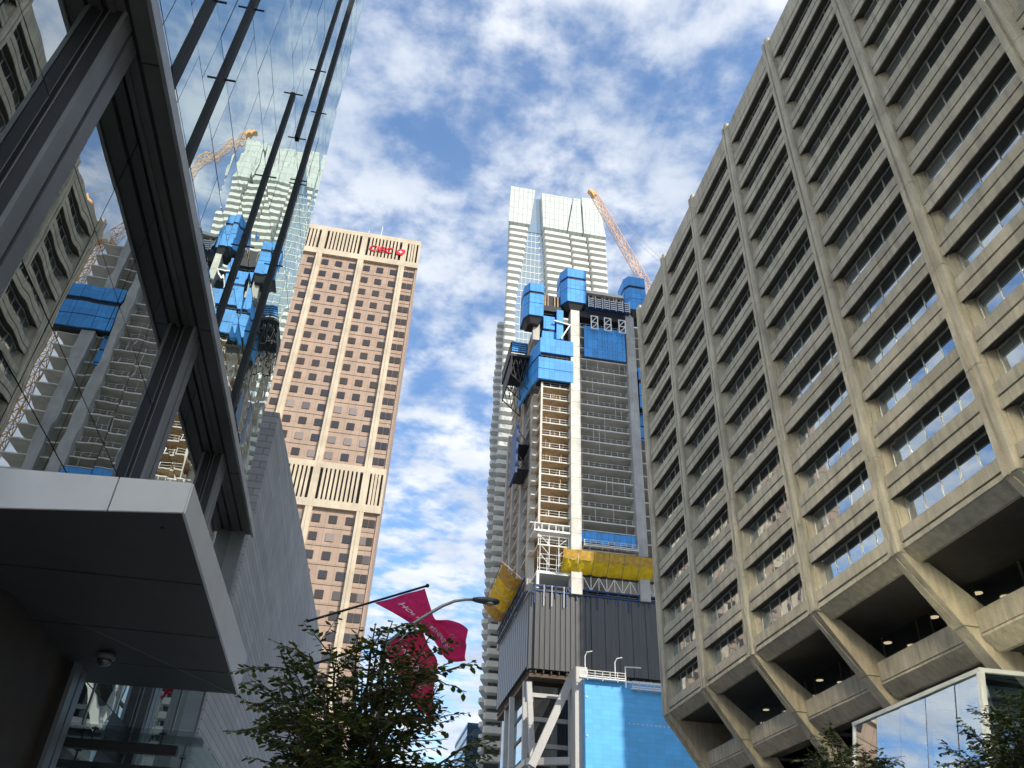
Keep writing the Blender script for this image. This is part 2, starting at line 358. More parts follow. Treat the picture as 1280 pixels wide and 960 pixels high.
# pilaster: two ribs with a channel between, joints every three floors
def pilaster(y, corner=False):
    b = MB(); w = .54
    zs = [ZG0-.5] + [ZG0 + FP*(1.62+2*i) for i in range(7)] + [ZTOP+.35]
    for a, c in zip(zs[:-1], zs[1:]):
        a2 = a + .035
        poly = [(27.9, y-w), (26.86, y-w), (26.72, y-w+.12), (26.72, y-.10), (26.84, y-.07), (26.84, y+.07), (26.72, y+.10), (26.72, y+w-.12), (26.86, y+w), (27.9, y+w)]
        b.prism(poly, a2, c)
    b.box(26.9, 27.85, y-w+.03, y+w-.03, zs[0], zs[-1]-.1)
    o = b.build('pilaster', M['brut2'], office)
    b = MB()                                        # splayed jambs either side
    for s in (-1, 1):
        b.loft([[(27.2, y+s*(w-.05), zz), (27.2, y+s*(w+.10), zz), (28.1, y+s*(w+.42), zz), (28.1, y+s*(w-.05), zz)] for zz in (ZG0, ZTOP-1)])
    b.build('jamb', M['brut2'], o)
for y in PIL: pilaster(y)
# one window: sill bar, mullions, head; its panes as a child
wroot = None
wl = BAY - 2*.92; npan = 5
def window_mesh(y0, z0, wide):
    f = MB(); 
    n = npan
    for i in range(n+1):
        yy = y0 + wide*i/n
        f.box(27.62, 27.68, yy-.022, yy+.022, z0, z0+1.9)
    f.box(27.62, 27.70, y0, y0+wide, z0-.02, z0+.05); f.box(27.64, 27.70, y0, y0+wide, z0+1.86, z0+1.98)
    p = MB()
    for i in range(n):
        ya = y0 + wide*i/n + .045; yb = y0 + wide*(i+1)/n - .045; t = rnd.uniform(-.012, .012); u = rnd.uniform(-.012, .012)
        p.quad((27.67-t+u, ya, z0+.05), (27.67+t+u, yb, z0+.05), (27.67+t-u, yb, z0+1.86), (27.67-t-u, ya, z0+1.86))
    return f, p
first = None; rest_f = MB(); rest_p = MB()
meshes = []
for v in range(5):
    f, p = window_mesh(0, 0, wl); meshes.append((f, p))
protos = []
cnt = 0
for bay in range(NB-1, -1, -1):
    for k in range(NF):
        y0 = PIL[bay] + .92; z0 = ZG0 + k*FP + .79
        f, p = meshes[(bay*5 + k*3) % 5]
        if bay >= 5:
            key = (bay*5 + k*3) % 5
            if key >= len(protos) or protos[key] is None:
                while len(protos) <= key: protos.append(None)
                ff = MB(); ff.v = [(x, y+y0, z+z0) for x, y, z in f.v]; ff.f = f.f; ff.mi = f.mi
                pp = MB(); pp.v = [(x, y+y0, z+z0) for x, y, z in p.v]; pp.f = p.f; pp.mi = p.mi
                o = ff.build('window', M['alu'], office); pp.build('pane', M['brut_glass'], o); protos[key] = (o, y0, z0)
            else:
                o, a, c = protos[key]; dup(o, office, (0, y0-a, z0-c))
        else:
            rest_f.add([(x, y+y0, z+z0) for x, y, z in f.v], f.f); rest_p.cur = 0
            rest_p.add([(x, y+y0, z+z0) for x, y, z in p.v], p.f)
o = tag(rest_f.build('window', M['alu'], office), kind='stuff'); rest_p.build('pane', M['brut_glass'], o)
# underside, leaning legs, recessed lower floors
b = MB(); b.profile_y([(27.05, ZG0-.36), (27.75, ZG0-.95), (27.95, ZG0-.95), (27.95, ZG0-.30)], P0, PIL[-1]); b.build('edge_beam', M['brut'], office)
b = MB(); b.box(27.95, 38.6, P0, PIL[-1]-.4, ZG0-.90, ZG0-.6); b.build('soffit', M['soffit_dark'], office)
b = MB(); b.loft([[(x, yy, z) for x, z in ((27.3, 20.0), (32.8, 20.0), (32.8, 15.5), (30.4, 15.5))] for yy in (72.25, 72.5)]); b.loft([[(x, yy, z) for x, z in ((30.5, 15.4), (36.5, 15.4), (36.5, 8), (35.5, 8))] for yy in (72.25, 72.5)]); b.build('end_wall', M['brut'], office)
def leg(y):
    b = MB(); w = .45
    zt, zm, zb = ZG0-.42, 16.35, 9.0
    xo = lambda z: 26.8 + (zt - z)*.70
    b.loft([[(xo(zt), y-w, zt), (xo(zt)+.7, y-w, zt+.25), (xo(zt)+.7, y+w, zt+.25), (xo(zt), y+w, zt)],
            [(xo(17.2), y-w, 17.2), (31.3, y-w, 17.2), (31.3, y+w, 17.2), (xo(17.2), y+w, 17.2)],
            [(xo(zm), y-w, zm), (31.4, y-w, zm), (31.4, y+w, zm), (xo(zm), y+w, zm)]])
    b.loft([[(xo(zm)+.06, y-w+.04, zm-.05), (31.5, y-w+.04, zm-.05), (31.5, y+w-.04, zm-.05), (xo(zm)+.06, y+w-.04, zm-.05)],
            [(xo(13.4), y-w+.04, 13.4), (33.5, y-w+.04, 13.4), (33.5, y+w-.04, 13.4), (xo(13.4), y+w-.04, 13.4)],
            [(xo(zb), y-w+.1, zb), (36.2, y-w+.1, zb), (36.2, y+w-.1, zb), (xo(zb), y+w-.1, zb)]])
    b.loft([[(xo(zt)-.09, y-.16, zt-.3), (xo(zt)-.02, y-.16, zt-.3), (xo(zt)-.02, y+.16, zt-.3), (xo(zt)-.09, y+.16, zt-.3)],
            [(xo(zm)-.09, y-.16, zm+.1), (xo(zm)-.02, y-.16, zm+.1), (xo(zm)-.02, y+.16, zm+.1), (xo(zm)-.09, y+.16, zm+.1)]])
    b.build('leaning_leg', M['brut2'], office)
for y in PIL: leg(y)
for i in range(NB):
    y0, y1 = PIL[i]+.5, PIL[i+1]-.5
    if i == NB-1: y1 += .3
    b = MB()
    n = 8; ww = (y1-y0)/n                            # parapet slabs with open joints over a sloping edge beam
    for k in range(n): b.box(30.2, 30.5, y0+k*ww+.012, y0+(k+1)*ww-.012, 15.98, 17.08)
    b.profile_y([(30.22, 15.93), (30.22, 15.8), (30.95, 15.1), (31.25, 15.1), (31.25, 15.93)], y0, y1)
    o = b.build('parapet', M['brut2'], office)
    b = MB(); b.box(31.2, 35.5, y0, y1, 15.2, 15.85); b.build('lower_soffit', M['soffit_dark'], o)
    b = MB(); b.quad((32.6, y0-.5, 15.9), (32.6, y1+.5, 15.9), (32.6, y1+.5, 19.6), (32.6, y0-.5, 19.6)); gl = b.build('lobby_glazing', M['lobby_clear'], office)
    b = MB()
    for k in range(1, 6): yy = y0 + (y1-y0)*k/6; b.box(32.5, 32.59, yy-.04, yy+.04, 15.9, 19.6)
    b.build('mullion', M['bronze'], gl)
    b = MB(); b.box(32.5, 38.4, y0-.5, y1+.5, 15.2, 15.86); b.build('lobby_floor', M['soffit_dark'], gl)
    if i >= 4:
        for k in range(4):
            b = MB(); cy = y0 + (y1-y0)*(k//2+.5)/2; xk = 33.4 + 1.7*(k%2); b.prism([(xk + .26*math.cos(a), cy + .26*math.sin(a)) for a in (j*math.pi/8 for j in range(16))], ZG0-.94, ZG0-.902); b.build('ceiling_light', M['lamp_warm'], office)
b = MB(); b.box(35.8, 36.1, P0, PIL[-1]-.5, 0, 15.1); b.build('ground_glazing', M['deepglass'], office)

# ------------------------------------------------------------------ tall slab behind the office block (out of the picture, shades the building site)
t = thing('apartment_tower', 'tall plain concrete apartment tower standing behind the office block', 'tower', (107, 86, 0))
b = MB(); b.box(89.6, 126, 71.5, 100, 0, 205); b.build('wall', M['conc_grey'], t)
b = MB()
for k in range(60): b.box(89.5, 126.1, 71.4, 100.1, 6+k*3.3, 7.1+k*3.3)
b.build('unseen_balcony_band', M['conc'], t)

# ------------------------------------------------------------------ glass building on the left
XL = -5.0; XS = -5.40
gb = thing('glass_building', 'dark framed glass shop building with mirror facade and black vertical fins', 'building', (-15, 10, 0))
TOPL = 64.0; YE = 27.1
def yend(z): return 25.0 - (z-15.6)*.100 if z < 46 else 21.96
zl = [13.44, 14.29]; z = 15.75
while z < TOPL: zl.append(z); zl.append(z+1.46); z += 4.05
zl = [q for q in zl if q <= TOPL]
b = MB(); b.box(-30, XL-.35, -45, 21.5, 14.7, TOPL); b.box(-30, XS-.4, 18, YE-.1, .2, 13.2); b.build('core_wall', M['joint'], gb)
ys = [8.5 + 1.553*k for k in range(-34, 10)]
rest = MB(); clad = MB()  # clad collects the added reflector panels
for r in range(len(zl)-1):
    z0, z1 = zl[r]+.014, zl[r+1]-.014
    for k, y in enumerate(ys):
        sh = .5 if (r//2) % 2 else 0
        y0 = y + sh + .012; y1 = y + 1.553 + sh - .012
        e0, e1 = yend(z0), yend(z1)
        if y0 > e0-.1: continue
        if k == len(ys)-1 or y1 > e1: ya, yb = e0, e1
        else: ya = yb = y1
        a, c = rnd.uniform(-.005, .005), rnd.uniform(-.005, .005)
        q = [(XL+a, y0, z0), (XL+c, ya, z0), (XL-a, yb, z1), (XL-c, y0, z1)]
        if y0 > 7.5 and z0 < 38 and len(gb.children) < 102:
            pb = MB(); pb.quad(*q); pb.build('glass_pane', M['facade_glass'], gb)
        elif z0 > 44 or y1 < 5:
            if math.sin(y*.33+z0*.16)+math.sin(y*.14-z0*.27+1.2) > -.8: clad.quad(*q)  # patchy choice of the added reflector panels
            else: rest.quad(*q)
        else: rest.quad(*q)
tag(clad.build('added_reflector_panel', M['reflector'], gb), kind='stuff')  # unseen panels added to bounce sun across the street, gaps make it patchy
tag(rest.build('glass_pane', M['facade_glass'], gb), kind='stuff')
b = MB(); b.loft([[(XL-.02, -45, zz), (XL-.02, yend(zz)-.02, zz), (-28, yend(zz)-.02, zz), (-28, -45, zz)] for zz in (13.43, 46, TOPL)]); b.build('facade_frame', M['joint'], gb)
def fin(y, z0, z1, w=.2, d=.07):
    b = MB(); b.box(XL-.03, XL+d, y-w/2, y+w/2, z0, z1); o = b.build('fin', M['fin'], gb)
    for zz in (16.9, 19.75, 23.75, 23.95, 27.9):
        if z0-.1 <= zz <= z1+.1: b = MB(); b.box(XL+.002, XL+.3, y-.02, y+.02, zz-.012, zz+.012); b.build('bracket', M['steel_dark'], o)
fin(9.55, 13.46, 60); fin(11.35, 13.46, 60); fin(16.5, 13.46, 23.7); fin(18.4, 23.9, 60); fin(20.25, 13.46, 60, .26, .09)
fin(6.0, 18, 60); fin(2.0, 13.46, 60)
# ledge over the shop front
ZL = 13.24
b = MB(); b.profile_y([(-5.44, ZL), (-4.77, ZL), (-4.77, ZL+.18), (-5.44, ZL+.18)], -40, YE)
o = b.build('ledge', M['ledge'], gb)
b = MB(); b.profile_y([(-4.768, ZL-.06), (-4.70, ZL-.06), (-4.70, ZL+.22), (-4.768, ZL+.22)], -40, YE+.05); b.build('edge_trim', M['lip'], o)
b = MB(); b.profile_y([(-5.12, ZL-.03), (-5.07, ZL-.03), (-5.07, ZL-.001), (-5.12, ZL-.001)], -40, YE-.05); b.build('soffit_rib', M['fin'], o)
b = MB(); b.profile_y([(-5.36, ZL-.07), (-5.28, ZL-.07), (-5.28, ZL-.001), (-5.36, ZL-.001)], -40, YE-.05); b.build('soffit_rib', M['ledge'], o)
for yy in (1.6, 8.6, 15.6, 22.6):
    b = MB(); b.box(-5.06, -4.775, yy-.008, yy+.008, ZL-.012, ZL-.001); b.build('panel_joint', M['joint'], o)
# piers
def pier(y):
    b = MB(); b.box(-5.7, -5.17, y-.33, y+.33, .14, ZL-.002); o = b.build('pier', M['purple'], gb)
    for ya, yb, xx in ((y-.345, y-.05, -5.10), (y+.05, y+.345, -5.11)):
        b = MB(); b.box(-5.17, xx, ya, yb, .14, ZL-.002); b.build('cover_strip', M['greymet'], o)
    b = MB(); b.box(-5.375, -5.36, y-.345, y-.331, .14, ZL); b.build('edge_trim', M['greymet'], o)
for y in (1.0, 8.07, 15.85, 21.8): pier(y)
b = MB(); b.box(-5.7, -4.95, YE-.3, YE-.02, .14, ZL-.002); o = b.build('end_pier', M['greymet'], gb)
# shop front panes, turned a touch from the wall line
bays = [(1.35, 7.73), (8.42, 15.5), (16.2, 21.45), (22.15, YE-.3)]
tilt = math.tan(R(0.25))
for ya, yb in bays:
    n = max(1, round((yb-ya)/1.75))
    for i in range(n):
        y0 = ya + (yb-ya)*i/n; y1 = ya + (yb-ya)*(i+1)/n
        for z0, z1 in ((.14, 5.6), (5.6, 7.81), (7.81, 8.95), (8.95, 10.9), (10.9, ZL)):
            a = rnd.uniform(-.004, .004)
            pb = MB(); xx = lambda y: XS - (y-(ya+yb)/2)*tilt
            pb.quad((xx(y0)+a, y0+.012, z0+.012), (xx(y1)+a, y1-.012, z0+.012), (xx(y1)-a, y1-.012, z1-.012), (xx(y0)-a, y0+.012, z1-.012))
            pb.build('shop_pane', M['shop_glass'], gb)
b = MB(); b.box(-7.2, XS-.06, -40, YE-.3, .14, ZL-.002); b.build('back_wall', M['joint'], gb)
# folded canopy
cz = 5.5
A_, B_, C_, D_ = (-6.6, 9.55), (-2.31, 8.65), (-2.46, 16.68), (-6.6, 16.85)
b = MB(); b.add([(*A_, cz), (*B_, cz), (*C_, cz), (*D_, cz), (-6.6, 10.2, cz+.18)], [(0, 1, 2, 4), (4, 2, 3)])
cano = b.build('canopy', M['soffit'], gb)
b = MB()
def strip(p, q, zp0, zp1, zq0, zq1, o=(0, 0)):
    b.quad((p[0], p[1], zp0), (q[0], q[1], zq0), (q[0]+o[0], q[1]+o[1], zq1), (p[0]+o[0], p[1]+o[1], zp1))
# end fascia in two sheets with an open joint
def lerp(p, q, t): return tuple(a+(c-a)*t for a, c in zip(p, q))
zt = lambda t: 6.12 - .26*t
j = .80
pj0 = lerp(A_, B_, j-.0); pj1 = lerp(A_, B_, j+.004)
for (p, q, t0, t1) in ((A_, pj0, 0, j), (pj1, B_, j+.004, 1)):
    b.hexa([(p[0], p[1]-.012, cz-.012), (q[0], q[1]-.012, cz-.012), (q[0], q[1]+.02, cz-.012), (p[0], p[1]+.02, cz-.012),
            (p[0], p[1]-.012, zt(t0)), (q[0], q[1]-.012, zt(t1)), (q[0], q[1]+.02, zt(t1)), (p[0], p[1]+.02, zt(t0))])
b.build('end_fascia', M['fascia'], cano)
b = MB()
m1 = lerp(B_, C_, .55); m2 = lerp(B_, C_, .553)
for (p, q, t0, t1) in ((B_, m1, 0, .55), (m2, C_, .553, 1)):
    za, zb_ = 5.86 + .37*t0, 5.86 + .37*t1
    b.hexa([(p[0]-.02, p[1]+.02, cz-.01), (p[0]+.014, p[1]+.02, cz-.01), (q[0]+.014, q[1], cz-.01), (q[0]-.02, q[1], cz-.01),
            (p[0]-.02, p[1]+.02, za), (p[0]+.014, p[1]+.02, za), (q[0]+.014, q[1], zb_), (q[0]-.02, q[1], zb_)])
b.build('side_fascia', M['fascia'], cano)
b = MB(); b.add([(-6.6, 9.6, 6.1), (-2.35, 8.75, 5.82), (-2.5, 16.6, 6.18), (-6.6, 16.8, 6.2)], [(0, 1, 2, 3)]); b.build('canopy_roof', M['greymet'], cano)
b = MB(); b.bar((-6.58, 10.22, cz+.16), (-2.50, 16.64, cz-.008), .035, .03); b.build('fold_line', M['greymet'], cano)
for yy_ in (10.9, 13.2, 15.2):
    b = MB(); b.box(-5.2 if yy_ < 11 else -6.0, -2.36-.02*(yy_-8.65), yy_-.006, yy_+.006, cz-.008, cz-.002); b.build('soffit_joint', M['joint'], cano)
b = MB(); b.tube([(-2.62, 9.15, cz+.01), (-2.62, 9.15, cz-.012)], .025, 10); b.build('soffit_stud', M['joint'], cano)
# lower part behind the canopy: wall, glass porch
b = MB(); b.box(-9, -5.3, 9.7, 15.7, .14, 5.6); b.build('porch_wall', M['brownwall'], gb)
b = MB(); b.box(-6.4, -5.42, 15.75, 16.95, .14, 5.55); b.build('porch_jamb', M['steel_dark'], gb)
b = MB()
xs = [-5.42, -5.15, -4.05, -3.55, -3.12]
for x0, x1 in zip(xs[:-1], xs[1:]): b.quad((x0+.02, 17.0, 4.86), (x1-.02, 17.0+rnd.uniform(-.02, .02), 4.86), (x1-.02, 17.0+rnd.uniform(-.02, .02), 5.6), (x0+.02, 17.0, 5.6))
o = b.build('porch_glazing', M['clear'], gb)
for x in xs:
    b = MB(); b.box(x-.015, x+.015, 16.95, 17.03, 4.8, 5.6); b.build('glazing_bar', M['greymet'], o)
b = MB(); b.box(-5.4, -3.05, 17.0, 21, 4.81, 4.835); o = b.build('glass_awning', M['clear'], gb)
for ya in (17.05, 19.5):
    b = MB(); b.box(-5.45, -3.38, ya, ya+.2, 4.42, 4.58); b.build('awning_beam', M['steel_dark'], o)
for x in (-4.95, -3.72):
    for ya in (17.15, 19.6):
        b = MB(); b.tube([(x, ya, 4.56), (x, ya, 4.82)], .018, 6); b.box(x-.06, x+.06, ya-.03, ya+.03, 4.77, 4.80); b.build('awning_fitting', M['steel_dark'], o)
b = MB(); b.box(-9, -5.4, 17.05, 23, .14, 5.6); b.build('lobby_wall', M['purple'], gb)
# dome camera
cp = Vector((-4.48, 14.83, 5.50))
dc = thing('dome_camera', 'small black dome camera under the dark canopy', 'security camera', cp)
b = MB(); b.tube([cp + Vector((0, 0, .02)), cp + Vector((0, 0, -.06))], [.16, .15], 20); b.build('mount_ring', M['greymet'], dc, True)
b = MB(); b.loft([[cp + Vector((r_*math.cos(a), r_*math.sin(a), zz)) for a in (k*math.pi/10 for k in range(20))] for r_, zz in ((.12, -.06), (.115, -.11), (.085, -.155), (.04, -.178), (.005, -.183))]); b.build('dome', M['pane_dark'], dc, True)

# ------------------------------------------------------------------ grey clad building beyond
gy = thing('grey_building', 'grey windowless building with long thin cladding courses and sloping roofline', 'building', (-14, 60, 0))
b = MB(); x0 = -6.2; prof = [(34.5, 0), (34.5, 22.95), (62, 26.6), (100, 31.0), (100, 0)]
b.loft([[(x0, y, z) for y, z in prof], [(-24, y, z) for y, z in prof]]); b.build('wall', M['zinc'], gy)

# ------------------------------------------------------------------ cream and brown office tower
def text_mb(string, size, fn, depth=.05, fat=0.0, cut=0):
    cu = bpy.data.curves.new('tmp', 'FONT'); cu.body = string; cu.size = size; cu.extrude = depth; cu.resolution_u = 3; cu.offset = fat
    ob = bpy.data.objects.new('tmp', cu); COL.objects.link(ob); dg = bpy.context.evaluated_depsgraph_get(); dg.update()
    me = ob.evaluated_get(dg).to_mesh(); b = MB(); bm = bmesh.new(); bm.from_mesh(me)
    if cut: bmesh.ops.triangulate(bm, faces=bm.faces); bmesh.ops.subdivide_edges(bm, edges=bm.edges, cuts=cut, use_grid_fill=True)
    bm.verts.index_update(); b.add([fn(v.co.x, v.co.y, v.co.z) for v in bm.verts], [tuple(v.index for v in p.verts) for p in bm.faces]); bm.free()
    bpy.data.objects.remove(ob); bpy.data.curves.remove(cu); return b
YC = 150.0
bk = thing('office_tower', 'brown office tower with cream piers and slotted cream crown bearing red letters', 'office tower', (-20, 165, 0))
PX = [-6.6, -16.85, -27.1, -37.3]                       # pier centres
XR_, XW = -3.1, -44.5
b = MB(); b.box(XW, XR_, YC+.55, YC+30, 0, 142.2); b.build('wall', M['tan'], bk)
b = MB(); b.box(XR_-.02, XR_+.45, YC+.3, YC+30, 0, 142.0)
b.build('side_wall', M['tan'], bk)
for x in PX:
    b = MB(); b.box(x-.72, x+.72, YC-.15, YC+.9, 0, 142.4); b.box(x-.13, x+.13, YC-.24, YC-.15, 0, 142.4); b.build('pier', M['cream'], bk)
def band(z0, z1, name):
    b = MB(); edges = [XR_+.5] + PX + [XW]
    b.box(XW, XR_+.5, YC-.2, YC+1.0, z0, z0+1.7); b.box(XW, XR_+.5, YC-.2, YC+1.0, z1-1.4, z1)
    slots = MB()
    slots.box(XW, XR_+.4, YC+.5, YC+.9, z0+1.7, z1-1.4)
    for i, (xa, xb) in enumerate(zip(edges[:-1], edges[1:])):
        ra = xa - (.7 if i else .55); rb = xb + .7
        w = ra - rb; n = max(4, round(w/.86)); pit = w/n
        b.box(ra, xa+.7 if i else xa, YC-.2, YC+.9, z0+1.7, z1-1.4)
        for k in range(1, n):
            xx = ra - k*pit; b.box(xx-.25, xx+.25, YC-.2, YC+.45, z0+1.7, z1-1.4)
    b.box(PX[-1]-.7, PX[-1]+.7, YC-.2, YC+.9, z0+1.7, z1-1.4)
    o = b.build(name, M['cream'], bk); slots.build('louvre_slot', M['slot'], o); return o
band(142.2, 151.7, 'crown_band'); band(73.6, 83.9, 'plant_floor_band')
b = MB(); b.box(XW, XR_+.3, YC+1, YC+30, 142.2, 151.4); b.box(-30, -12, YC+8, YC+24, 151.4, 156); b.build('crown_core', M['cream'], bk)
b = MB(); b.tube([(-13.2, YC+1.4, 151.4), (-13.2, YC+1.4, 156.5)], .08, 6); b.tube([(-16.4, YC+1.4, 151.4), (-16.4, YC+1.4, 154.2)], .07, 6); b.build('mast', M['whitesteel'], bk)
rows = [142.0 - 3.87*(k+.5) for k in range(15)] + [73.4 - 3.87*(k+.5) for k in range(18)]
wins = []
edges = [(-3.2, PX[0]+.72)] + [(PX[i]-.72, PX[i+1]+.72) for i in range(3)] + [(PX[3]-.72, XW)]
for zc in rows:
    for bi, (xa, xb) in enumerate(edges):
        if bi == 0: spans = [(xa-.15, xa-1.35), (xa-1.5, xa-2.7)]
        elif bi < 4:
            w = xa - xb; ww = 1.62; spans = [(xa-.25, xa-.25-ww), (xa-w/2+ww/2, xa-w/2-ww/2), (xb+.25+ww, xb+.25)]
        else: spans = [(xa-.25, xa-1.85)]
        for s in spans: wins.append((zc, s))
def winbox(b, zc, s):
    b.box(s[1], s[0], YC+.40, YC+.545, zc-.85, zc+.85)
order = sorted(wins, key=lambda q: -q[0] if q[1][0] > -30 else 999)
pr = None
for n_, (zc, s) in enumerate(order):
    if n_ < 100:
        b = MB(); winbox(b, zc, s); b.build('window', M['cibc_glass'], bk)
b = MB()
for zc, s in order[100:]: winbox(b, zc, s)
tag(b.build('window', M['cibc_glass'], bk), kind='stuff')
b = MB()
for zc in rows: b.box(XW, XR_+.3, YC+.50, YC+.547, zc-1.98, zc-1.90)
b.build('panel_joint', M['slot'], bk)
# red sign on the crown
sx, sz = -15.5, 145.6
lab = text_mb('CIBC', 2.9, lambda x, y, z: (sx + x*.92 + y*.12, YC-.32 - z, sz + y*.95), .12, .035)
sg = lab.build('sign_letters', M['red'], bk)
b = MB(); cx, cz_ = sx+8.1, sz+1.0
b.loft([[(cx + a*1.15, yy, cz_ + c*1.0) for a, c in ((-1, .0), (-.35, 1), (.9, 1), (1.0, .1), (.4, -1), (-.8, -1))] for yy in (YC-.46, YC-.25)])
o = b.build('sign_emblem', M['red'], bk)
b = MB(); b.loft([[(cx + a, yy, cz_ + c) for a, c in ((-.55, -.05), (.1, .45), (.1, .2), (.55, .0), (.1, -.2), (.1, -.5))] for yy in (YC-.50, YC-.462)]); b.build('emblem_chevron', M['white_txt'], o)

# ------------------------------------------------------------------ pale residential tower with curved balconies
YB = 200.0
bt = thing('balcony_tower', 'very tall pale tower with wavy white wraparound balconies and blue glass strip', 'residential tower', (45, 220, 0))
FH = 3.05; NFL = 71
def lerpt(z, tab):
    for (za, va), (zb_, vb) in zip(tab[:-1], tab[1:]):
        if za <= z <= zb_: return va + (vb-va)*(z-za)/(zb_-za)
    return tab[-1][1] if z > tab[-1][0] else tab[0][1]
# x of: left stack left / right edge, right stack left edge / right edge, by height
def xpx(px, py): return at(px, py, YB).x
LL = [(0, 28.0), (46, 27.9), (90, 27.4), (150, 27.2), (180, 26.9), (209, 26.8), (237, 26.5)]
LR = [(0, 33.6), (103, 33.3), (124, 32.9), (147, 32.2), (170, 30.6), (179, 30.5), (189, 31.2), (200, 32.5), (211, 33.4), (222, 34.5), (237, 35.6)]
RL = [(0, 41), (120, 41.5), (186, 41.3), (196, 40.7), (207, 40.2), (217, 39.4), (234, 38.2), (237, 38.1)]
RR = [(0, 63.5), (200, 63), (237, 62.6)]
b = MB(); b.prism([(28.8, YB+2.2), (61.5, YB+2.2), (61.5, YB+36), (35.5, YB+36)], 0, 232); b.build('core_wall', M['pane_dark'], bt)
b = MB()
b.loft([[(lerpt(z, LR)-1, YB+1.6, z), (lerpt(z, RL)+1, YB+1.6, z), (lerpt(z, RL)+1, YB+2.4, z), (lerpt(z, LR)-1, YB+2.4, z)] for z in (0, 60, 120, 150, 175, 195, 212, 232)])
strip_ = b.build('glass_strip', M['tower_glass'], bt)
b = MB()
for k in range(NFL): z = k*FH+8; b.box(lerpt(z, LR)-.5, lerpt(z, RL)+.5, YB+1.52, YB+1.59, z-.16, z+.16)
for x in (32.5, 34, 35.5, 37, 38.5, 40): b.box(x-.06, x+.06, YB+1.54, YB+1.6, 5, 231)
b.build('strip_mullion', M['balc'], strip_)
def rounded(xa, xb, y0, y1, r, n=5, back=0.):
    pts = []
    for cx, cy, a0 in ((xa+r, y0+r, 180), (xb-r, y0+r, 270)):
        for k in range(n+1):
            a = R(a0 + 90*k/n); pts.append((cx + r*math.cos(a), cy + r*math.sin(a)))
    return pts + [(xb, y1), (xa+back, y1)]
left_b, right_b = [], []
for k in range(NFL):
    z = 8 + k*FH
    if z > 216: break
    wv = 1.0*math.sin(z*.055) ; inn = -.35 + .35*math.sin(z*.05+1)
    xa, xb = lerpt(z, LL), lerpt(z, LR)
    left_b.append((z, rounded(xa, xb, YB-.9+.5*math.sin(z*.06), YB+24, .7, 4, 3.6)))
    ra, rb = lerpt(z, RL), lerpt(z, RR)
    c1 = ra + (rb-ra)*(.40 + .03*math.sin(z*.07)); c2 = ra + (rb-ra)*(.72 - .03*math.sin(z*.06+.5))
    for (u, v, dep) in ((ra, c1-.25, -.9), (c1+.25, c2-.25, -.5), (c2+.25, rb, -.7)):
        right_b.append((z, rounded(u, v, YB+dep, YB+6, .6)))
def balcony(z, poly, b):
    b.cur = 0; b.prism(poly, z, z+1.42)
shown = [q for q in left_b if q[0] > 45][-52:] + [q for q in right_b if q[0] > 155][-48:]
ids = set(id(q) for q in shown); rest = MB()
for q in left_b + right_b:
    if id(q) in ids:
        b = MB(); balcony(*q, b); b.build('balcony', M['balc'], bt)
    else: balcony(*q, rest)
tag(rest.build('balcony', M['balc'], bt), kind='stuff')
b = MB()                                       # tall glazed crown, split by slots
def crownpiece(p0, p1, zt_, y0=YB-.9, y1=YB+10, zb0=218.5, k=0):
    (a0, b0), (a1, b1) = p0, p1
    b.loft([[(a0, y0, zb0), (b0, y0, zb0), (b0, y1, zb0), (a0+k, y1, zb0)], [(a1, y0, zt_), (b1, y0, zt_), (b1, y1, zt_), (a1+k, y1, zt_)]])
crownpiece((26.4, 34.4), (26.5, 35.8), 237.5, YB-.9, YB+24, 218.5, 3.8)
crownpiece((39.2, 48.0), (38.3, 50.2), 236.5); crownpiece((48.5, 54.0), (50.7, 53.3), 236.8); crownpiece((54.6, 62.9), (53.9, 60.3), 238.0)
b.build('crown', M['crown'], bt)
b = MB(); b.box(29.5, 61, YB+1.4, YB+10, 217, 235.5); b.build('crown_core', M['tower_glass'], bt)
# side wing of the tower seen past its left edge
b = MB()
for k in range(60):
    z = 8+k*FH
    if z > 196: break
    b.prism(rounded(lerpt(z, [(0, 30.4), (52, 29.7), (97, 28.6), (136, 27.8), (197, 27.6)])+.25*math.sin(z*.3), 36, YB+21, YB+30, 1.2, 5, 2.5), z, z+1.2)
b.build('rear_balcony', M['balc'], bt)

# ------------------------------------------------------------------ navy office sliver far away
t = thing('navy_tower', 'distant navy glass tower just showing beside the balcony tower', 'tower', (40, 270, 0))
b = MB(); b.box(30.9, 50, 255, 285, 0, 59); b.build('wall', M['navy_glass'], t)
b = MB()
for k in range(18): b.box(30.8, 50.1, 254.9, 285.1, 3+k*3.2, 3.9+k*3.2)
b.build('floor_band', M['bluedark'], t)

# ------------------------------------------------------------------ skyscraper under construction
Y0 = 140.0
ct = thing('unfinished_skyscraper', 'unfinished concrete skyscraper with open floors and pale columns', 'skyscraper', (42, 158, 0))
b = MB(); b.box(38.8, 46.5, 158, 175, 44, 131); b.build('core_wall', M['conc'], ct)
def col(x0, x1, y0, y1, z0, z1, mat): bb = MB(); bb.box(x0, x1, y0, y1, z0, z1); return bb.build('column', mat, ct)
cA = col(34.55, 36.65, Y0-.9, Y0+1.6, 57, 128, M['conc_white'])
cB = col(47.95, 49.95, Y0-.9, Y0+1.6, 57, 129, M['conc_grey'])
col(25.9, 27.4, Y0+.2, Y0+2, 116.9, 124, M['conc']); col(53.2, 55.2, Y0, Y0+2, 44, 128, M['conc_grey'])
col(27.2, 28.6, 145.5, 147.5, 57, 112, M['conc']); col(26.6, 27.9, 152.5, 154.5, 57, 118, M['conc_grey']); col(26.8, 28, 165, 167, 57, 112, M['conc_grey']); col(26.8, 28, 175, 177, 57, 112, M['conc_grey'])
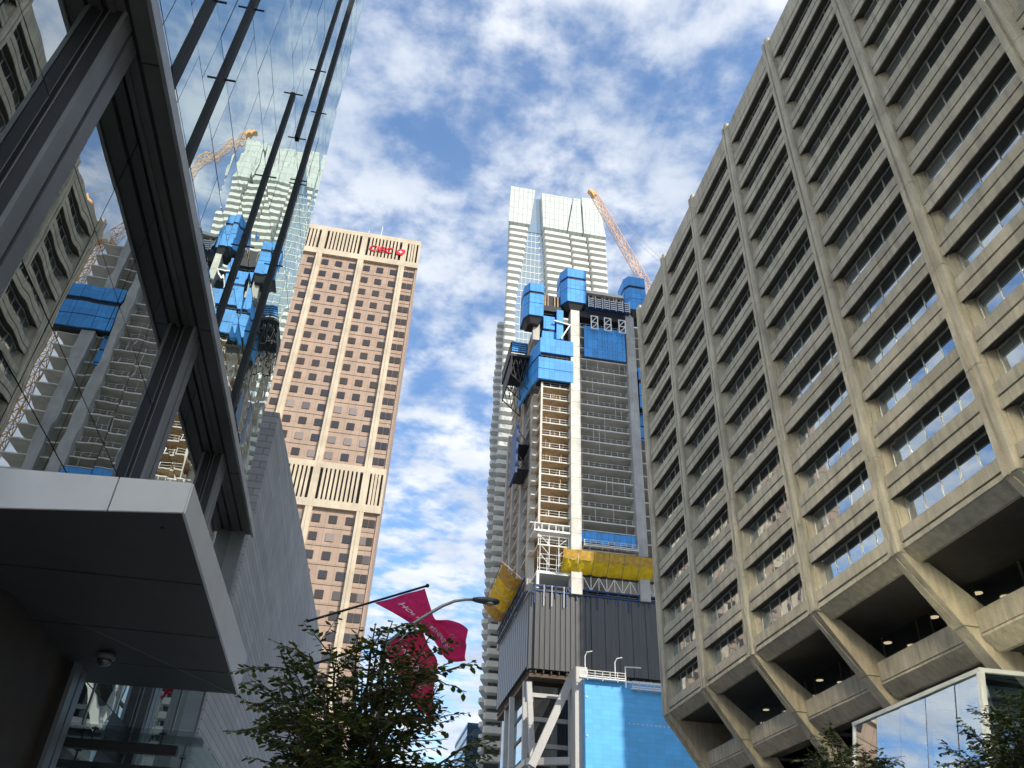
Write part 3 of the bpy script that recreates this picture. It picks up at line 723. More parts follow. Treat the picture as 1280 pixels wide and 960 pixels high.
for cc_, xa, xb in ((cA, 34.53, 36.67), (cB, 47.93, 49.97)):
    for k in range(0, 23):
        bj = MB(); z = 60 + k*3.1; bj.box(xa, xb, Y0-.92, Y0-.4, z-.025, z+.025); bj.build('pour_joint', M['conc_grey'], cc_)
SP = 3.12; z = 66.6; k = 0
while z < 128:
    left_open = z < 104.5
    b = MB(); b.box(36.65, 47.95, Y0+.1, 176, z-.28, z)
    b.box(28.4, 36.65, Y0+3.2, 143.5, z-.28, z); b.box(27.15, 36.65, 143.5, 176, z-.28, z); b.box(47.95, 60, Y0+1.2, 176, z-.28, z)
    sl_ = b.build('floor_slab', M['conc_white'], ct)
    b = MB()
    n = 9
    for i in range(n):
        xx = 37.2 + i*1.28; hh = rnd.choice((1.1, 1.1, 1.1, SP-.28))
        b.box(xx-.03, xx+.03, Y0+.2, Y0+.26, z, z+hh)
    b.box(36.7, 47.9, Y0+.21, Y0+.25, z+1.02, z+1.07); b.box(36.7, 47.9, Y0+.21, Y0+.25, z+.52, z+.55)
    b.build('guardrail', M['galv'], sl_)
    for xx, yy in ((39.4, 143), (44.6, 144), (41.5, 148), (46.8, 149)): b = MB(); b.box(xx-.18, xx+.18, yy, yy+.4, z, z+SP-.28); b.build('inner_column', M['conc_grey'], sl_)
    if left_open:
        b = MB(); b.box(28.1, 34.6, Y0, Y0+11, z-.26, z+.02)
        s2 = b.build('bay_slab', M['conc_white'], ct)
        if rnd.random() < 2:
            b = MB(); b.box(28.3, 34.5, Y0+.15, Y0+10.9, z-.33, z-.262)
            for i in range(7 if z > 88 else 4):
                xx = 28.7 + rnd.random()*5.6; yy = Y0+.6+rnd.random()*5; b.box(xx-.06, xx+.06, yy, yy+.12, z-SP+.02, z-.33)
            b.build('shoring', M['ply'], s2)
            b = MB()
            for xx in (28.25, 30.2, 32.3, 34.4): b.box(xx-.05, xx+.05, Y0+.05, Y0+.15, z, z+1.15)
            b.box(28.2, 34.5, Y0+.08, Y0+.13, z+1.08, z+1.14); b.box(28.2, 34.5, Y0+.08, Y0+.13, z+.5, z+.54); b.build('guardrail', M['galv'], s2)
    z += SP; k += 1
b = MB(); b.box(28.05, 28.45, Y0-.06, Y0+.34, 68, 105); b.build('corner_post', M['conc_white'], ct)
b = MB(); b.bar((33.9, Y0+2.2, 92.5), (29.6, Y0+2.2, 71.5), .5, .35); b.build('debris_chute', M['ply'], ct)
b = MB(); b.box(31.0, 36.3, Y0+9, Y0+11, 68, 105); b.build('plywood_wall', M['ply'], ct)
# podium below the black sheeting
pod = []
b = MB(); b.box(28.6, 60, Y0+3, 176, 0, 44); b.build('podium_wall', M['base_glass'], ct)
for zz in (11, 16, 21, 26, 31, 35.2, 39.2):
    b = MB(); b.box(27.9, 36, Y0+2.6, Y0+2.99, zz-.35, zz+.35); b.build('floor_beam', M['boxcol'], ct)
b = MB(); b.box(28.5, 28.58, Y0+4, 172, 6, 43)
side = b.build('side_glazing', M['tower_glass'], ct)
for zz in (10, 14, 18, 22, 26, 30, 34, 38, 42):
    b = MB(); b.box(28.36, 28.49, Y0+4, 172, zz-.3, zz+.3); b.build('glazing_bar', M['steel_dark'], side)
def bc(p, q, w=1.25, d=1.2): bb = MB(); bb.bar(p, q, w, d); return bb.build('box_column', M['boxcol'], ct)
q1 = at(713, 850, 137); q2 = at(664, 958, 137); bc(q1, q2, 1.15, 1.3)
b = MB(); b.box(33.85, 36.0, 134.0, 139, 3, 42.2); b.build('box_column', M['boxcol'], ct)
for (a, c, Yq) in (((661, 852), (666, 960), 141.5), ((657, 852), (655, 960), 144), ((640, 872), (638, 960), 155), ((634, 880), (631, 960), 165)):
    p = at(*a, Yq); q = at(*c, Yq); bc(p, q, .9, .9)
b = MB(); b.bar((27.4, 141, 28.0), (34, 137.5, 28.0), 1.0, 1.1); b.build('ring_beam', M['boxcol'], ct)
b = MB(); b.bar((27.4, 141, 28.0), (27.4, 172, 28.0), .9, .9); b.build('ring_beam', M['boxcol'], ct)

# black sheet hoarding wrapped round the tower
hd = thing('black_hoarding', 'black corrugated sheeting wrapped round the unfinished tower above its podium', 'hoarding', (40, 150, 43))
def corr_x(b, x0, x1, y, z0, z1, pit=.95, d=.16):
    n = int((x1-x0)/pit); w = (x1-x0)/n; prof = []
    for i in range(n):
        xa = x0 + i*w; prof += [(xa, y), (xa+.62*w, y), (xa+.70*w, y+d), (xa+.92*w, y+d)]
    prof += [(x1, y), (x1, y+1), (x0, y+1)]
    b.loft([[(x, yy, z0) for x, yy in prof], [(x, yy, z1) for x, yy in prof]])
def corr_y(b, y0, y1, x, z0, z1, pit=2.1, d=.14):
    n = int((y1-y0)/pit); w = (y1-y0)/n; prof = []
    for i in range(n):
        a = y0 + i*w; prof += [(x, a), (x, a+.8*w), (x+d, a+.84*w), (x+d, a+.97*w)]
    prof += [(x, y1), (x+1, y1), (x+1, y0)]
    b.loft([[(xx, yy, z0) for xx, yy in prof], [(xx, yy, z1) for xx, yy in prof]])
b = MB(); corr_x(b, 27.9, 38.4, Y0-.3, 42.9, 56.9); b.build('front_sheet', M['hoard'], hd)
for i in range(6):
    b = MB(); x0_ = 38.46 + i*2.6; corr_x(b, x0_, x0_+2.52, Y0-.3, 42.9+rnd.uniform(-.05, .1), 56.9, 1.26, .06); b.build('front_sheet', M['hoard'], hd)
b = MB(); corr_y(b, 141.2, 174, 26.9, 43.6, 57.2); b.build('side_sheet', M['hoard'], hd)
b = MB(); b.box(27.0, 27.9, Y0+.2, Y0+1.4, 43, 57); b.build('corner_sheet', M['hoard'], hd)
b = MB()
for i in range(22):
    b.box(26.95, 29.5, 141.4+i*1.5, 141.6+i*1.5, 42.3, 42.75)
for i in range(18): b.box(28.2+i*1.4, 28.36+i*1.4, Y0-.2, Y0+3, 42.2, 42.7)
b.box(27.2, 54, Y0+.2, Y0+4, 41.6, 42.2); b.box(27.2, 29.5, Y0+4, 174, 41.6, 42.25); b.build('bottom_bracket', M['plydark'], hd)
b = MB(); b.box(27.5, 54, Y0-.5, Y0-.36, 57.0, 57.25); b.box(27.5, 54, Y0-.5, Y0-.36, 58.0, 58.25); b.box(26.6, 26.75, 141, 174, 57.3, 57.6)
for i in range(14): b.box(27.6+i*2, 27.75+i*2, Y0-.5, Y0-.3, 54.6 if i % 3 == 0 else 56, 58.3)
b.build('top_rail', M['bluedark'], hd)
for xx in (29.4, 30.9, 33.2):
    b = MB(); b.box(xx-.05, xx+.05, Y0-.62, Y0-.52, 54.2, 58.2); b.build('hanger_rod', M['galv'], hd)

# platform truss on top of the hoarding
tp = thing('truss_platform', 'dark steel truss platform between black sheeting and yellow nets', 'work platform', (44, 140, 58))
b = MB(); b.box(37, 54, Y0-.2, Y0+.4, 61.0, 61.3); b.box(37, 54, Y0-.1, Y0+.4, 57.9, 58.2); b.build('chord', M['steel_dark'], tp)
b = MB()
for i in range(11): 
    xx = 37+i*1.55; b.bar((xx, Y0, 58.2), (xx, Y0, 61.0), .14); b.bar((xx, Y0, 58.2 if i % 2 else 61.0), (xx+1.55, Y0, 61.0 if i % 2 else 58.2), .14)
b.build('brace', M['galv'], tp)
b = MB(); b.box(29.5, 54, Y0+.6, Y0+3, 57.3, 57.9); b.build('deck', M['steel_dark'], tp)

# yellow debris nets
yn = thing('debris_net', 'long yellow debris net shelf across the front above the truss platform', 'safety net', (41, 138, 61), 'yellow debris nets')
for i in range(6):
    x0_, x1_ = 32.5 + i*3.0, 32.5+(i+1)*3.0-.1
    b = MB(); n = 6
    rows_ = []
    for j_ in range(5):
        t_ = j_/4; rows_.append([(x0_ + (x1_-x0_)*q/n, Y0-.4-2.3*t_ - .15*math.sin(q*1.3+i), 61.2 + 1.9*t_**1.3 - .12*math.sin(math.pi*q/n) + .06*math.sin(q*2.3+j_*1.7+i)) for q in range(n+1)])
    vs = [p for r_ in rows_ for p in r_]; fs = [(a*(n+1)+q, a*(n+1)+q+1, (a+1)*(n+1)+q+1, (a+1)*(n+1)+q) for a in range(4) for q in range(n)]
    b.add(vs, fs); b.build('net_panel', M['yellow'], yn)
for i in range(6):
    x0_ = 32.5 + i*3.0; b = MB(); vs = [(x0_ + 2.9*q/5, Y0-2.75-.45*j_/3 + .05*math.sin(q*3+j_), 63.1 + 1.75*j_/3 - .1*math.sin(math.pi*q/5)) for j_ in range(4) for q in range(6)]
    b.add(vs, [(a*6+q, a*6+q+1, (a+1)*6+q+1, (a+1)*6+q) for a in range(3) for q in range(5)]); b.build('upper_mesh', M['amber'], yn)
b = MB()
for i in range(7): b.bar((32.45+i*3, Y0-.3, 61.0), (32.45+i*3, Y0-3.1, 64.7), .09)
b.bar((32.4, Y0-3.1, 64.7), (50.6, Y0-3.1, 64.9), .09); b.build('net_arm', M['plydark'], yn)
yl = thing('debris_net', 'sagging yellow debris net hung off the left corner above the street', 'safety net', (24, 160, 64), 'yellow debris nets')
for i in range(4):
    ya, yb = 145 + i*6.2, 145+(i+1)*6.2-.15; n = 5; vs = []
    for j_ in range(6):
        t_ = j_/5
        for q in range(n+1):
            s_ = q/n; vs.append((26.6 - 4.3*t_, ya+(yb-ya)*s_, 61.0 + 2.9*t_**1.6 - .5*math.sin(math.pi*t_) - .35*math.sin(math.pi*s_) + .08*math.sin(q*2.1+j_*1.9+i)))
    b = MB(); b.add(vs, [(a*(n+1)+q, a*(n+1)+q+1, (a+1)*(n+1)+q+1, (a+1)*(n+1)+q) for a in range(5) for q in range(n)]); b.build('net_panel', M['yellow'] if i % 3 else M['amber'], yl)
b = MB()
for i in range(5): b.bar((26.8, 145+i*6.2, 60.6), (22.2, 145+i*6.2, 64.2), .12)
b.bar((22.2, 145, 64.2), (22.2, 169.8, 64.2), .12); b.build('net_arm', M['ply'], yl)
ls = thing('truss_platform', 'dark lattice work platform along the left side below the sagging net', 'work platform', (26, 158, 57))
b = MB(); b.bar((26.3, 142, 57.6), (26.3, 174, 57.6), .3); b.bar((26.3, 142, 60.4), (26.3, 174, 60.4), .3); b.build('chord', M['bluedark'], ls)
b = MB()
for i in range(16): ya = 142+i*2; b.bar((26.3, ya, 57.6), (26.3, ya, 60.4), .14); b.bar((26.3, ya, 57.6 if i % 2 else 60.4), (26.3, ya+2, 60.4 if i % 2 else 57.6), .14)
b.build('brace', M['steel_dark'], ls)

# scaffold tower in the left bay
sc = thing('scaffold_tower', 'white scaffold frame tower standing under the tan left bay', 'scaffold', (31, 141, 61))
xs_ = [28.6, 30.4, 32.3, 34.2]; zs_ = [61.2, 62.6, 64.6, 66.6, 68.4]
b = MB()
for x in xs_:
    for yy in (Y0+.1, Y0+2): b.tube([(x, yy, 61.2), (x, yy, 68.8)], .09, 5)
b.build('standard', M['whitesteel'], sc)
b = MB()
for zz in zs_:
    for yy in (Y0+.1, Y0+2): b.tube([(28.5, yy, zz), (34.3, yy, zz)], .07, 5)
b.build('ledger', M['whitesteel'], sc)
b = MB()
for i, (xa, xb) in enumerate(zip(xs_[:-1], xs_[1:])):
    if i == 1: continue
    for za, zb_ in zip(zs_[1:-1], zs_[2:]): b.tube([(xa, Y0+.1, za), (xb, Y0+.1, zb_)] if i == 2 else [(xb, Y0+.1, za), (xa, Y0+.1, zb_)], .06, 5)
b.build('brace', M['whitesteel'], sc)
b = MB(); b.box(27.2, 34.6, Y0-.6, Y0+3, 69.0, 69.35); b.box(27.2, 34.6, Y0-.6, Y0+3, 70.6, 70.8)
for i in range(6): b.box(27.3+i*1.4, 27.45+i*1.4, Y0-.55, Y0-.4, 69.3, 70.6)
b.build('top_deck', M['whitesteel'], sc)
b = MB(); b.box(28.0, 34.4, Y0-.2, Y0+5, 60.6, 61.1); b.box(28.0, 28.5, Y0-.2, Y0+.4, 57.6, 60.6); b.build('base_frame', M['whitesteel'], sc)

# blue formwork
def prism_box(name, label, cat, poly, z0, tiers, group=None, under=True):
    cx = sum(p[0] for p in poly)/len(poly); cy = sum(p[1] for p in poly)/len(poly)
    t_ = thing(name, label, cat, (cx, cy, z0), group)
    for (za, zb_) in tiers:
        b = MB(); b.prism(poly, za, zb_); b.build('screen_panel', M['blue'], t_)
    inner = [(cx + (x-cx)*.9, cy + (y-cy)*.9) for x, y in poly]
    b = MB(); b.prism(inner, tiers[0][0]+.15, tiers[-1][1]-.3); b.build('inner_deck', M['steel_dark'], t_)
    if under:
        low = [(cx + (x-cx)*.55, cy + (y-cy)*.55) for x, y in poly]
        b = MB(); b.loft([[(x, y, z0-1.7) for x, y in low], [(x, y, z0+.12) for x, y in inner]]); b.build('underframe', M['steel_dark'], t_)
    b = MB()
    for i in range(5):
        x = cx-1.0+i*.5; b.box(x-.04, x+.04, cy-.6, cy-.52, tiers[-1][1]-.3, tiers[-1][1]+.9)
    b.box(cx-1.1, cx+1.2, cy-.62, cy-.5, tiers[-1][1]+.75, tiers[-1][1]+.95); b.build('top_rail', M['steel_dark'], t_)
    return t_
def octo(x0, x1, y0, y1, c): return [(x0+c, y0), (x1-.25*c, y0), (x1, y0+.4*c), (x1, y1), (x0, y1), (x0, y0+1.6*c)]
prism_box('formwork_screen', 'leftmost blue screened formwork box, lowest of the three at the top', 'formwork', octo(23.3, 27.9, Y0-2, Y0+4, 1.1), 122.3, [(122.3, 126.0), (126.15, 128.9), (129.7, 132.2)], 'blue column formwork boxes')
prism_box('formwork_screen', 'tallest blue screened formwork box on the pale middle column', 'formwork', octo(32.2, 38.3, Y0-2, Y0+4, 1.3), 128.3, [(128.3, 132.3), (132.45, 135.4), (136.2, 139.0)], 'blue column formwork boxes')
prism_box('formwork_screen', 'right-hand blue formwork box next to the orange crane', 'formwork', octo(48.0, 53.2, Y0-2, Y0+4, .9), 128.8, [(128.8, 132.2), (132.35, 135.7), (136.5, 139.4)], 'blue column formwork boxes')
t = thing('wall_formwork', 'wide two-tier blue panel wrapping the left bay below the dark gap', 'formwork', (31, 140, 105), 'big blue formwork panels')
poly = [(27.1, Y0-1.0), (35.1, Y0-1.0), (35.1, Y0-.5), (27.1, Y0-.5)]
for za, zb_ in ((105.3, 108.0), (108.15, 111.2)):
    b = MB(); b.prism(poly, za, zb_); b.prism([(27.05, Y0-.9), (26.2, Y0+2.5), (25.0, Y0+12), (25.4, Y0+12), (26.6, Y0+2.5), (27.5, Y0-.5)], za, zb_); b.build('screen_panel', M['blue'], t)
b = MB(); b.box(27.3, 35, Y0-.45, Y0+2.5, 105.5, 110.9); b.build('inner_deck', M['steel_dark'], t)
t = thing('wall_formwork', 'single-tier blue panel above the two-tier blue panel', 'formwork', (31, 140, 112), 'big blue formwork panels')
b = MB(); b.box(27.4, 35.1, Y0-1.1, Y0-.6, 112.6, 116.7); b.prism([(27.4, Y0-1.1), (26.3, Y0+2.5), (25.6, Y0+9), (26.0, Y0+9), (26.7, Y0+2.5), (27.6, Y0-.6)], 112.0, 116.0); b.build('screen_panel', M['blue'], t)
b = MB(); b.box(27.5, 35, Y0-.55, Y0+2.5, 111.9, 112.6); 
for i in range(7): b.box(27.8+i*1.15, 27.95+i*1.15, Y0-.7, Y0-.55, 111.2, 112.6)
b.build('bracket', M['steel_dark'], t)
t = thing('wall_formwork', 'big flat blue wall form hanging between the two columns under steel brackets', 'formwork', (42.7, 139, 113.6), 'big blue formwork panels')
for i in range(4):
    b = MB(); xa = 37.85 + i*2.46; b.box(xa, xa+2.42, Y0-.5, Y0-.2, 113.6, 122.7); b.build('screen_panel', M['blue'], t)
b = MB()
for i in range(8):
    for jz in range(4): 
        if i > 1: b.box(38.4+i*1.2, 38.58+i*1.2, Y0-.54, Y0-.50, 115+jz*2, 115.2+jz*2)
b.build('tie_hole', M['bluedark'], t)
b = MB()
for xa in (39.3, 42.5, 46.0):
    w = 1.55
    for x in (xa, xa+w): b.box(x-.11, x+.11, Y0-1.7, Y0-1.5, 121.2, 125.1)
    for zz in (121.2, 123.1, 125.0): b.box(xa-.1, xa+w+.1, Y0-1.69, Y0-1.52, zz-.1, zz+.1)
    b.bar((xa, Y0-1.6, 121.2), (xa+w, Y0-1.6, 123.1), .16); b.bar((xa, Y0-1.6, 123.1), (xa+w, Y0-1.6, 125.0), .16)
b.build('steel_bracket', M['whitesteel'], t)
t = thing('formwork_deck', 'dark top deck with orange timber posts between the two tall blue boxes', 'formwork', (43, 142, 125))
b = MB(); b.box(36.7, 48.4, Y0-.6, Y0+5, 125.2, 127.0); b.box(36.8, 48.2, Y0+1, Y0+6, 127, 133.5); b.build('deck', M['steel_dark'], t)
b = MB(); b.box(38.3, 48.2, Y0-.2, Y0+5, 133.5, 134.3); b.build('top_slab', M['conc_white'], t)
b = MB()
for x in (38.6, 40.4, 41.0, 43.4, 45.6, 46.4, 47.4): b.box(x-.16, x+.16, Y0+.3, Y0+.7, 130.4, 133.5)
for x0_, x1_ in ((39.2, 42.2), (43.6, 46.4)): b.box(x0_, x1_, Y0+.5, Y0+.8, 132.2, 132.6); b.box(x0_, x1_, Y0+.5, Y0+.8, 131.0, 131.3)
b.build('timber_post', M['ply'], t)
tr_ = thing('form_stack', 'rack of stacked blue and white steel beams below the top deck', 'formwork', (43.5, 138.5, 127))
b = MB()
for jz in range(5): b.box(38.5, 48.8, Y0-2.2, Y0-.8, 127.3+jz*.6, 127.55+jz*.6)
b.build('beam', M['bluedark'], tr_)
b = MB()
for jz in range(5):
    for i in range(6): b.box(38.7+i*1.75, 39.9+i*1.75, Y0-2.3, Y0-2.0, 127.4+jz*.6, 127.66+jz*.6)
for i in range(7): b.box(38.5+i*1.68, 38.66+i*1.68, Y0-2.34, Y0-2.1, 127.1, 130.6)
b.build('rack_bar', M['galv'], tr_)
t = thing('formwork_deck', 'dark deck with orange props between the leftmost and the tallest blue box', 'formwork', (30, 142, 125))
b = MB(); b.box(27.9, 32.3, Y0+.2, Y0+5, 125, 131.0); b.box(27.9, 32.4, Y0-.4, Y0+3, 125.6, 127.2); b.build('deck', M['steel_dark'], t)
b = MB()
for x in (28.2, 28.6, 29.2, 30.8, 31.6): b.box(x-.13, x+.13, Y0-.1, Y0+.15, 127.2, 130.6)
b.build('timber_post', M['ply'], t)
b = MB(); b.box(28.2, 30.9, Y0-.3, Y0+.1, 120.2, 124.0); b.build('screen_panel', M['blue'], t)
b = MB(); b.box(28.0, 31.5, Y0-.1, Y0+1, 116.9, 119.6); b.box(31.2, 32.8, Y0-.8, Y0-.4, 117.2, 126); b.build('screen_panel', M['blue'], t)
b = MB(); b.bar((30.6, Y0-1, 122.3), (34.6, Y0-1, 121.6), .35); b.bar((34.2, Y0-1, 121.4), (32.2, Y0-1, 117.2), .3); b.build('raking_prop', M['galv'], t)
b = MB(); b.box(28.0, 34.5, Y0+3, Y0+8, 111, 125); b.build('rear_formwork', M['steel_dark'], t)
# dark wing platform on the left side
wg = thing('wing_platform', 'dark cantilevered platform with lattice legs jutting left of the blue boxes', 'work platform', (23.5, 150, 110))
b = MB(); b.box(21.4, 26.4, 144, 156, 114.3, 115.0); b.box(21.4, 21.6, 144, 156, 115, 118.2); b.box(21.6, 25.4, 143.8, 144, 115.2, 118.3); b.build('deck', M['steel_dark'], wg)
b = MB()
for jz in range(5): b.box(21.7, 25.2, 143.7, 143.8, 115.5+jz*.6, 115.8+jz*.6)
b.build('rail_board', M['blue'], wg)
b = MB()
for yy in (144.5, 150, 155.5):
    b.bar((21.8, yy, 114.3), (21.8, yy, 109.5), .22); b.bar((26.2, yy, 114.3), (26.2, yy, 105.5), .22); b.bar((21.8, yy, 109.5), (26.2, yy, 105.5), .2)
    for i in range(4): b.bar((21.8+i*1.1, yy, 114.3), (22.9+i*1.1, yy, 109-i), .13); b.bar((22.9+i*1.1, yy, 114.3), (21.8+i*1.1, yy, 109.4-i), .13)
b.box(21.7, 21.9, 144, 156, 109.3, 114.3); b.build('lattice', M['steel_dark'], wg)
w2 = thing('side_screen', 'small dark blue screen clipped to the left side halfway up the bare floors', 'work platform', (24.5, 150, 84))
b = MB(); b.box(24.0, 24.5, 146, 153, 85, 97.5); b.build('screen_panel', M['bluedark'], w2)
b = MB(); b.box(24.5, 27, 146, 153, 92, 92.4); b.box(24.5, 27, 146, 153, 86, 86.4)
for yy in (146.5, 149.5, 152.5): b.bar((24.5, yy, 86), (27, yy, 90), .14); b.bar((24.5, yy, 90), (27, yy, 86), .14); b.bar((24.5, yy, 96), (27, yy, 92), .14)
b.build('bracket', M['steel_dark'], w2)
s3 = thing('side_screen', 'tall blue screen fixed along the far right column beside the office block', 'work platform', (51.5, 141, 95))
b = MB(); b.box(50.6, 51.8, Y0+1.2, Y0+1.6, 94, 104); b.box(50.6, 51.8, Y0+1.2, Y0+1.6, 106, 112); b.build('screen_panel', M['blue'], s3)
# blue tarp and mast platform above the nets
t = thing('wall_formwork', 'blue two-tier panel right of the grey column, seen only mirrored in the dark shop glass', 'formwork', (56, 139, 101), 'big blue formwork panels')
for za, zb_ in ((101.5, 104.6), (104.8, 108.0), (109.2, 112.5)):
    for xa in (50.4, 54.3, 58.2):
        b = MB(); b.box(xa, xa+3.8, Y0-.6, Y0-.2, za, zb_); b.build('screen_panel', M['blue'], t)
b = MB(); b.box(50.6, 62, Y0-.15, Y0+2, 101.3, 112); b.build('inner_deck', M['steel_dark'], t)
t = thing('blue_tarp', 'blue tarp strip hung below the lowest open floor between the columns', 'tarpaulin', (42, 140, 69))
vs = []; n = 12
for j_ in range(3):
    for q in range(n+1): vs.append((36.8 + 11*q/n, Y0-.2-.1*math.sin(q*2.1)*j_, 70.4 - 1.2*j_ - .15*math.sin(q*1.7)))
b = MB(); b.add(vs, [(a*(n+1)+q, a*(n+1)+q+1, (a+1)*(n+1)+q+1, (a+1)*(n+1)+q) for a in range(2) for q in range(n)]); b.build('sheet', M['blue'], t)
b = MB(); b.bar((36.8, Y0-.3, 70.5), (47.8, Y0-.3, 70.5), .12); b.build('hanging_bar', M['galv'], t)
def swing_stage(name, label, x0_, x1_, y, z, grp):
    t_ = thing(name, label, 'work platform', ((x0_+x1_)/2, y, z), grp)
    b = MB(); b.box(x0_, x1_, y, y+.9, z-.18, z); b.box(x0_, x1_, y, y+.06, z+.15, z+.3); b.build('deck', M['whitesteel'], t_)
    b = MB()
    n = max(3, int((x1_-x0_)/1.2))
    for i in range(n+1): x = x0_ + (x1_-x0_)*i/n; b.box(x-.05, x+.05, y, y+.08, z-.5 if i % 2 else z, z+1.1)
    b.box(x0_, x1_, y, y+.06, z+1.05, z+1.13); b.box(x0_, x1_, y, y+.06, z+.6, z+.66); b.build('railing', M['galv'], t_)
    return t_
swing_stage('mast_platform', 'white work platform hung in front of the blue tarp strip', 37, 47.9, Y0-1.4, 66.9, 'hanging work platforms')
g1 = swing_stage('mast_platform', 'white work platform with davit arms on the left end of the blue wall', 34.2, 42.0, 132, 40.1, 'hanging work platforms')
g2 = swing_stage('mast_platform', 'shorter white work platform on the blue wall beside the office block', 43.2, 49.5, 132, 39.0, 'hanging work platforms')
b = MB()
for x, h in ((35.2, 3.6), (40.4, 3.0)):
    b.tube([(x, 132.4, 40), (x, 132.4, 40+h), (x+.3, 132.2, 40.6+h), (x+1.2, 132, 40.8+h)], .09, 6)
b.tube([(42.2, 132.4, 39), (42.2, 132.4, 42.4), (45.0, 132.4, 42.5)], .12, 6); b.build('davit', M['whitesteel'], g1)
# blue membrane wall block in front
bw = thing('blue_wall_block', 'low block clad in bright blue membrane in front of the podium', 'building', (50, 136, 0))
b = MB(); b.box(35.25, 66, 133, 139.5, 0, 40.0); b.build('wall', M['bluemem'], bw)
b = MB()
for zz in (33.4, 26.2):
    for i in range(14): b.box(42.6+i*.75, 42.6+i*.75+.22, 132.95, 133, zz, zz+.22)
for zz in (37, 31, 25): b.box(35.4, 35.7, 132.9, 133, zz, zz+.25)
b.build('tie_bolt', M['galv'], bw)
b = MB(); b.box(35.2, 66, 132.9, 139.6, 40.0, 40.3); b.build('coping', M['whitesteel'], bw)

# ------------------------------------------------------------------ luffing crane
cr = thing('tower_crane', 'orange luffing tower crane leaning up behind the blue formwork', 'crane', (70, 160, 0))
YK = 160.0
tip = at(741, 241, YK); foot = at(840, 412, YK)
def lattice(b, p, q, w0, w1, n, r=.12, up=Vector((0, 1, 0))):
    d = (q-p).normalized(); u = d.cross(up).normalized(); v = u.cross(d)
    st = []
    for i in range(n+1):
        t_ = i/n; w = w0 + (w1-w0)*t_; c = p + (q-p)*t_; st.append([c + u*w/2 + v*w/2, c - u*w/2 + v*w/2, c - u*w/2 - v*w/2, c + u*w/2 - v*w/2])
    for k in range(4): b.bar(st[0][k], st[-1][k], r*1.5)
    for i in range(n):
        for k in range(4):
            k2 = (k+1) % 4; b.bar(st[i][k], st[i+1][k2] if i % 2 else st[i+1][k2], r); b.bar(st[i][k], st[i][k2], r*.8)
            b.bar(st[i][k2], st[i+1][k], r*.8)
b = MB(); lattice(b, foot, tip, 2.3, 1.6, 20, .085); jib = b.build('jib', M['crane'], cr)
b = MB(); d = (tip-foot).normalized(); b.bar(tip-d*1.5, tip+d*.6+Vector((-.8, 0, .2)), 1.6, 1.3); b.bar(tip + Vector((-.9, 0, .3)), tip + Vector((.2, 0, -1.6)), .5, 1.0); b.build('jib_head', M['crane'], jib)
b = MB(); top = foot + Vector((9, 0, 15)); b.tube([tip, top], .06, 5); b.tube([tip - d*12 + Vector((.6, 0, 0)), top + Vector((.5, 0, -.5))], .05, 5)
hk = tip - d*.2; b.build('pendant_line', M['galv'], cr)
b = MB(); lattice(b, foot + Vector((2.5, 0, 0)), top, 1.2, .6, 8, .12); b.bar(foot + Vector((-1, 0, -.6)), foot + Vector((9, 0, -.6)), 2.2, 1.0); b.build('machinery_deck', M['crane'], cr)
b = MB(); b.box(foot.x+7, foot.x+9.5, YK-1.2, YK+1.2, foot.z-3, foot.z+.2); b.build('counterweight', M['conc_grey'], cr)
b = MB(); b.box(foot.x-.8, foot.x+1, YK-2.6, YK-1.2, foot.z-2.2, foot.z+.2); b.build('cab', M['whitesteel'], cr)
b = MB(); lattice(b, Vector((foot.x+2, YK, 0)), Vector((foot.x+2, YK, foot.z-1)), 2.2, 2.2, 48, .13); b.build('mast', M['crane'], cr)

# ------------------------------------------------------------------ flags
def flag_surface(top, bot, amp, ph):
    def f(u, v):
        def cat(pts, u):
            n = len(pts)-1; x = min(u*n, n-1e-6); i = int(x); t_ = x-i
            p0, p1, p2, p3 = pts[max(i-1, 0)], pts[i], pts[i+1], pts[min(i+2, n)]
            return .5*((2*p1) + (p2-p0)*t_ + (2*p0-5*p1+4*p2-p3)*t_*t_ + (3*p1-p0-3*p2+p3)*t_**3)
        a = cat(top, u); c = cat(bot, u); p = a + (c-a)*v
        p = p + Vector((0, amp*u*math.sin(5.5*u + 3.0*v + ph) + (.12+.4*u)*amp*math.sin(11*v + 5*u + ph) + .1*u*amp*math.sin(17*v - 9*u), 0)); return p
    return f
def make_flag(root, f, mat, nu=72, nv=40):
    b = MB(); vs = [f(i/nu, j_/nv) for i in range(nu+1) for j_ in range(nv+1)]
    b.add(vs, [(i*(nv+1)+j_, i*(nv+1)+j_+1, (i+1)*(nv+1)+j_+1, (i+1)*(nv+1)+j_) for i in range(nu) for j_ in range(nv)])
    o = b.build('flag_cloth', mat, root, True); return o
YF = 72.0
fl = thing('flag', 'upper crimson flag streaming right from a black pole behind the lamp arm', 'flag', at(400, 772, YF), 'crimson street flags')
pa, pb_ = at(385, 777, YF), at(533, 732.5, YF)
pa = at(392, 774.3, YF)
b = MB(); b.tube([pa + (pa-pb_)*.25, pa, pb_], .11, 8); po = b.build('flagpole', M['pole'], fl, True)
b = MB(); d = (pb_-pa).normalized(); c_ = pb_ + d*.1
b.loft([[c_ + Vector((.2*math.cos(a)*s_, .2*math.sin(a)*s_, .2*h_)) for a in (k*math.pi/5 for k in range(10))] for s_, h_ in ((.05, -1), (.7, -.7), (1, 0), (.7, .7), (.05, 1))]); b.build('finial', M['pole'], po, True)
top = [at(531, 735.5, YF-.15), at(538, 756, YF-.15), at(545, 773, YF-.1), at(558, 776, YF-.2), at(572, 783, YF-.2), at(584, 790, YF-.1)]
bot = [at(468, 754, YF+.05), at(490, 766, YF), at(514, 780, YF+.1), at(541, 797, YF+.1), at(560, 822, YF), at(583, 825, YF)]
ff = flag_surface(top, bot, .75, .4)
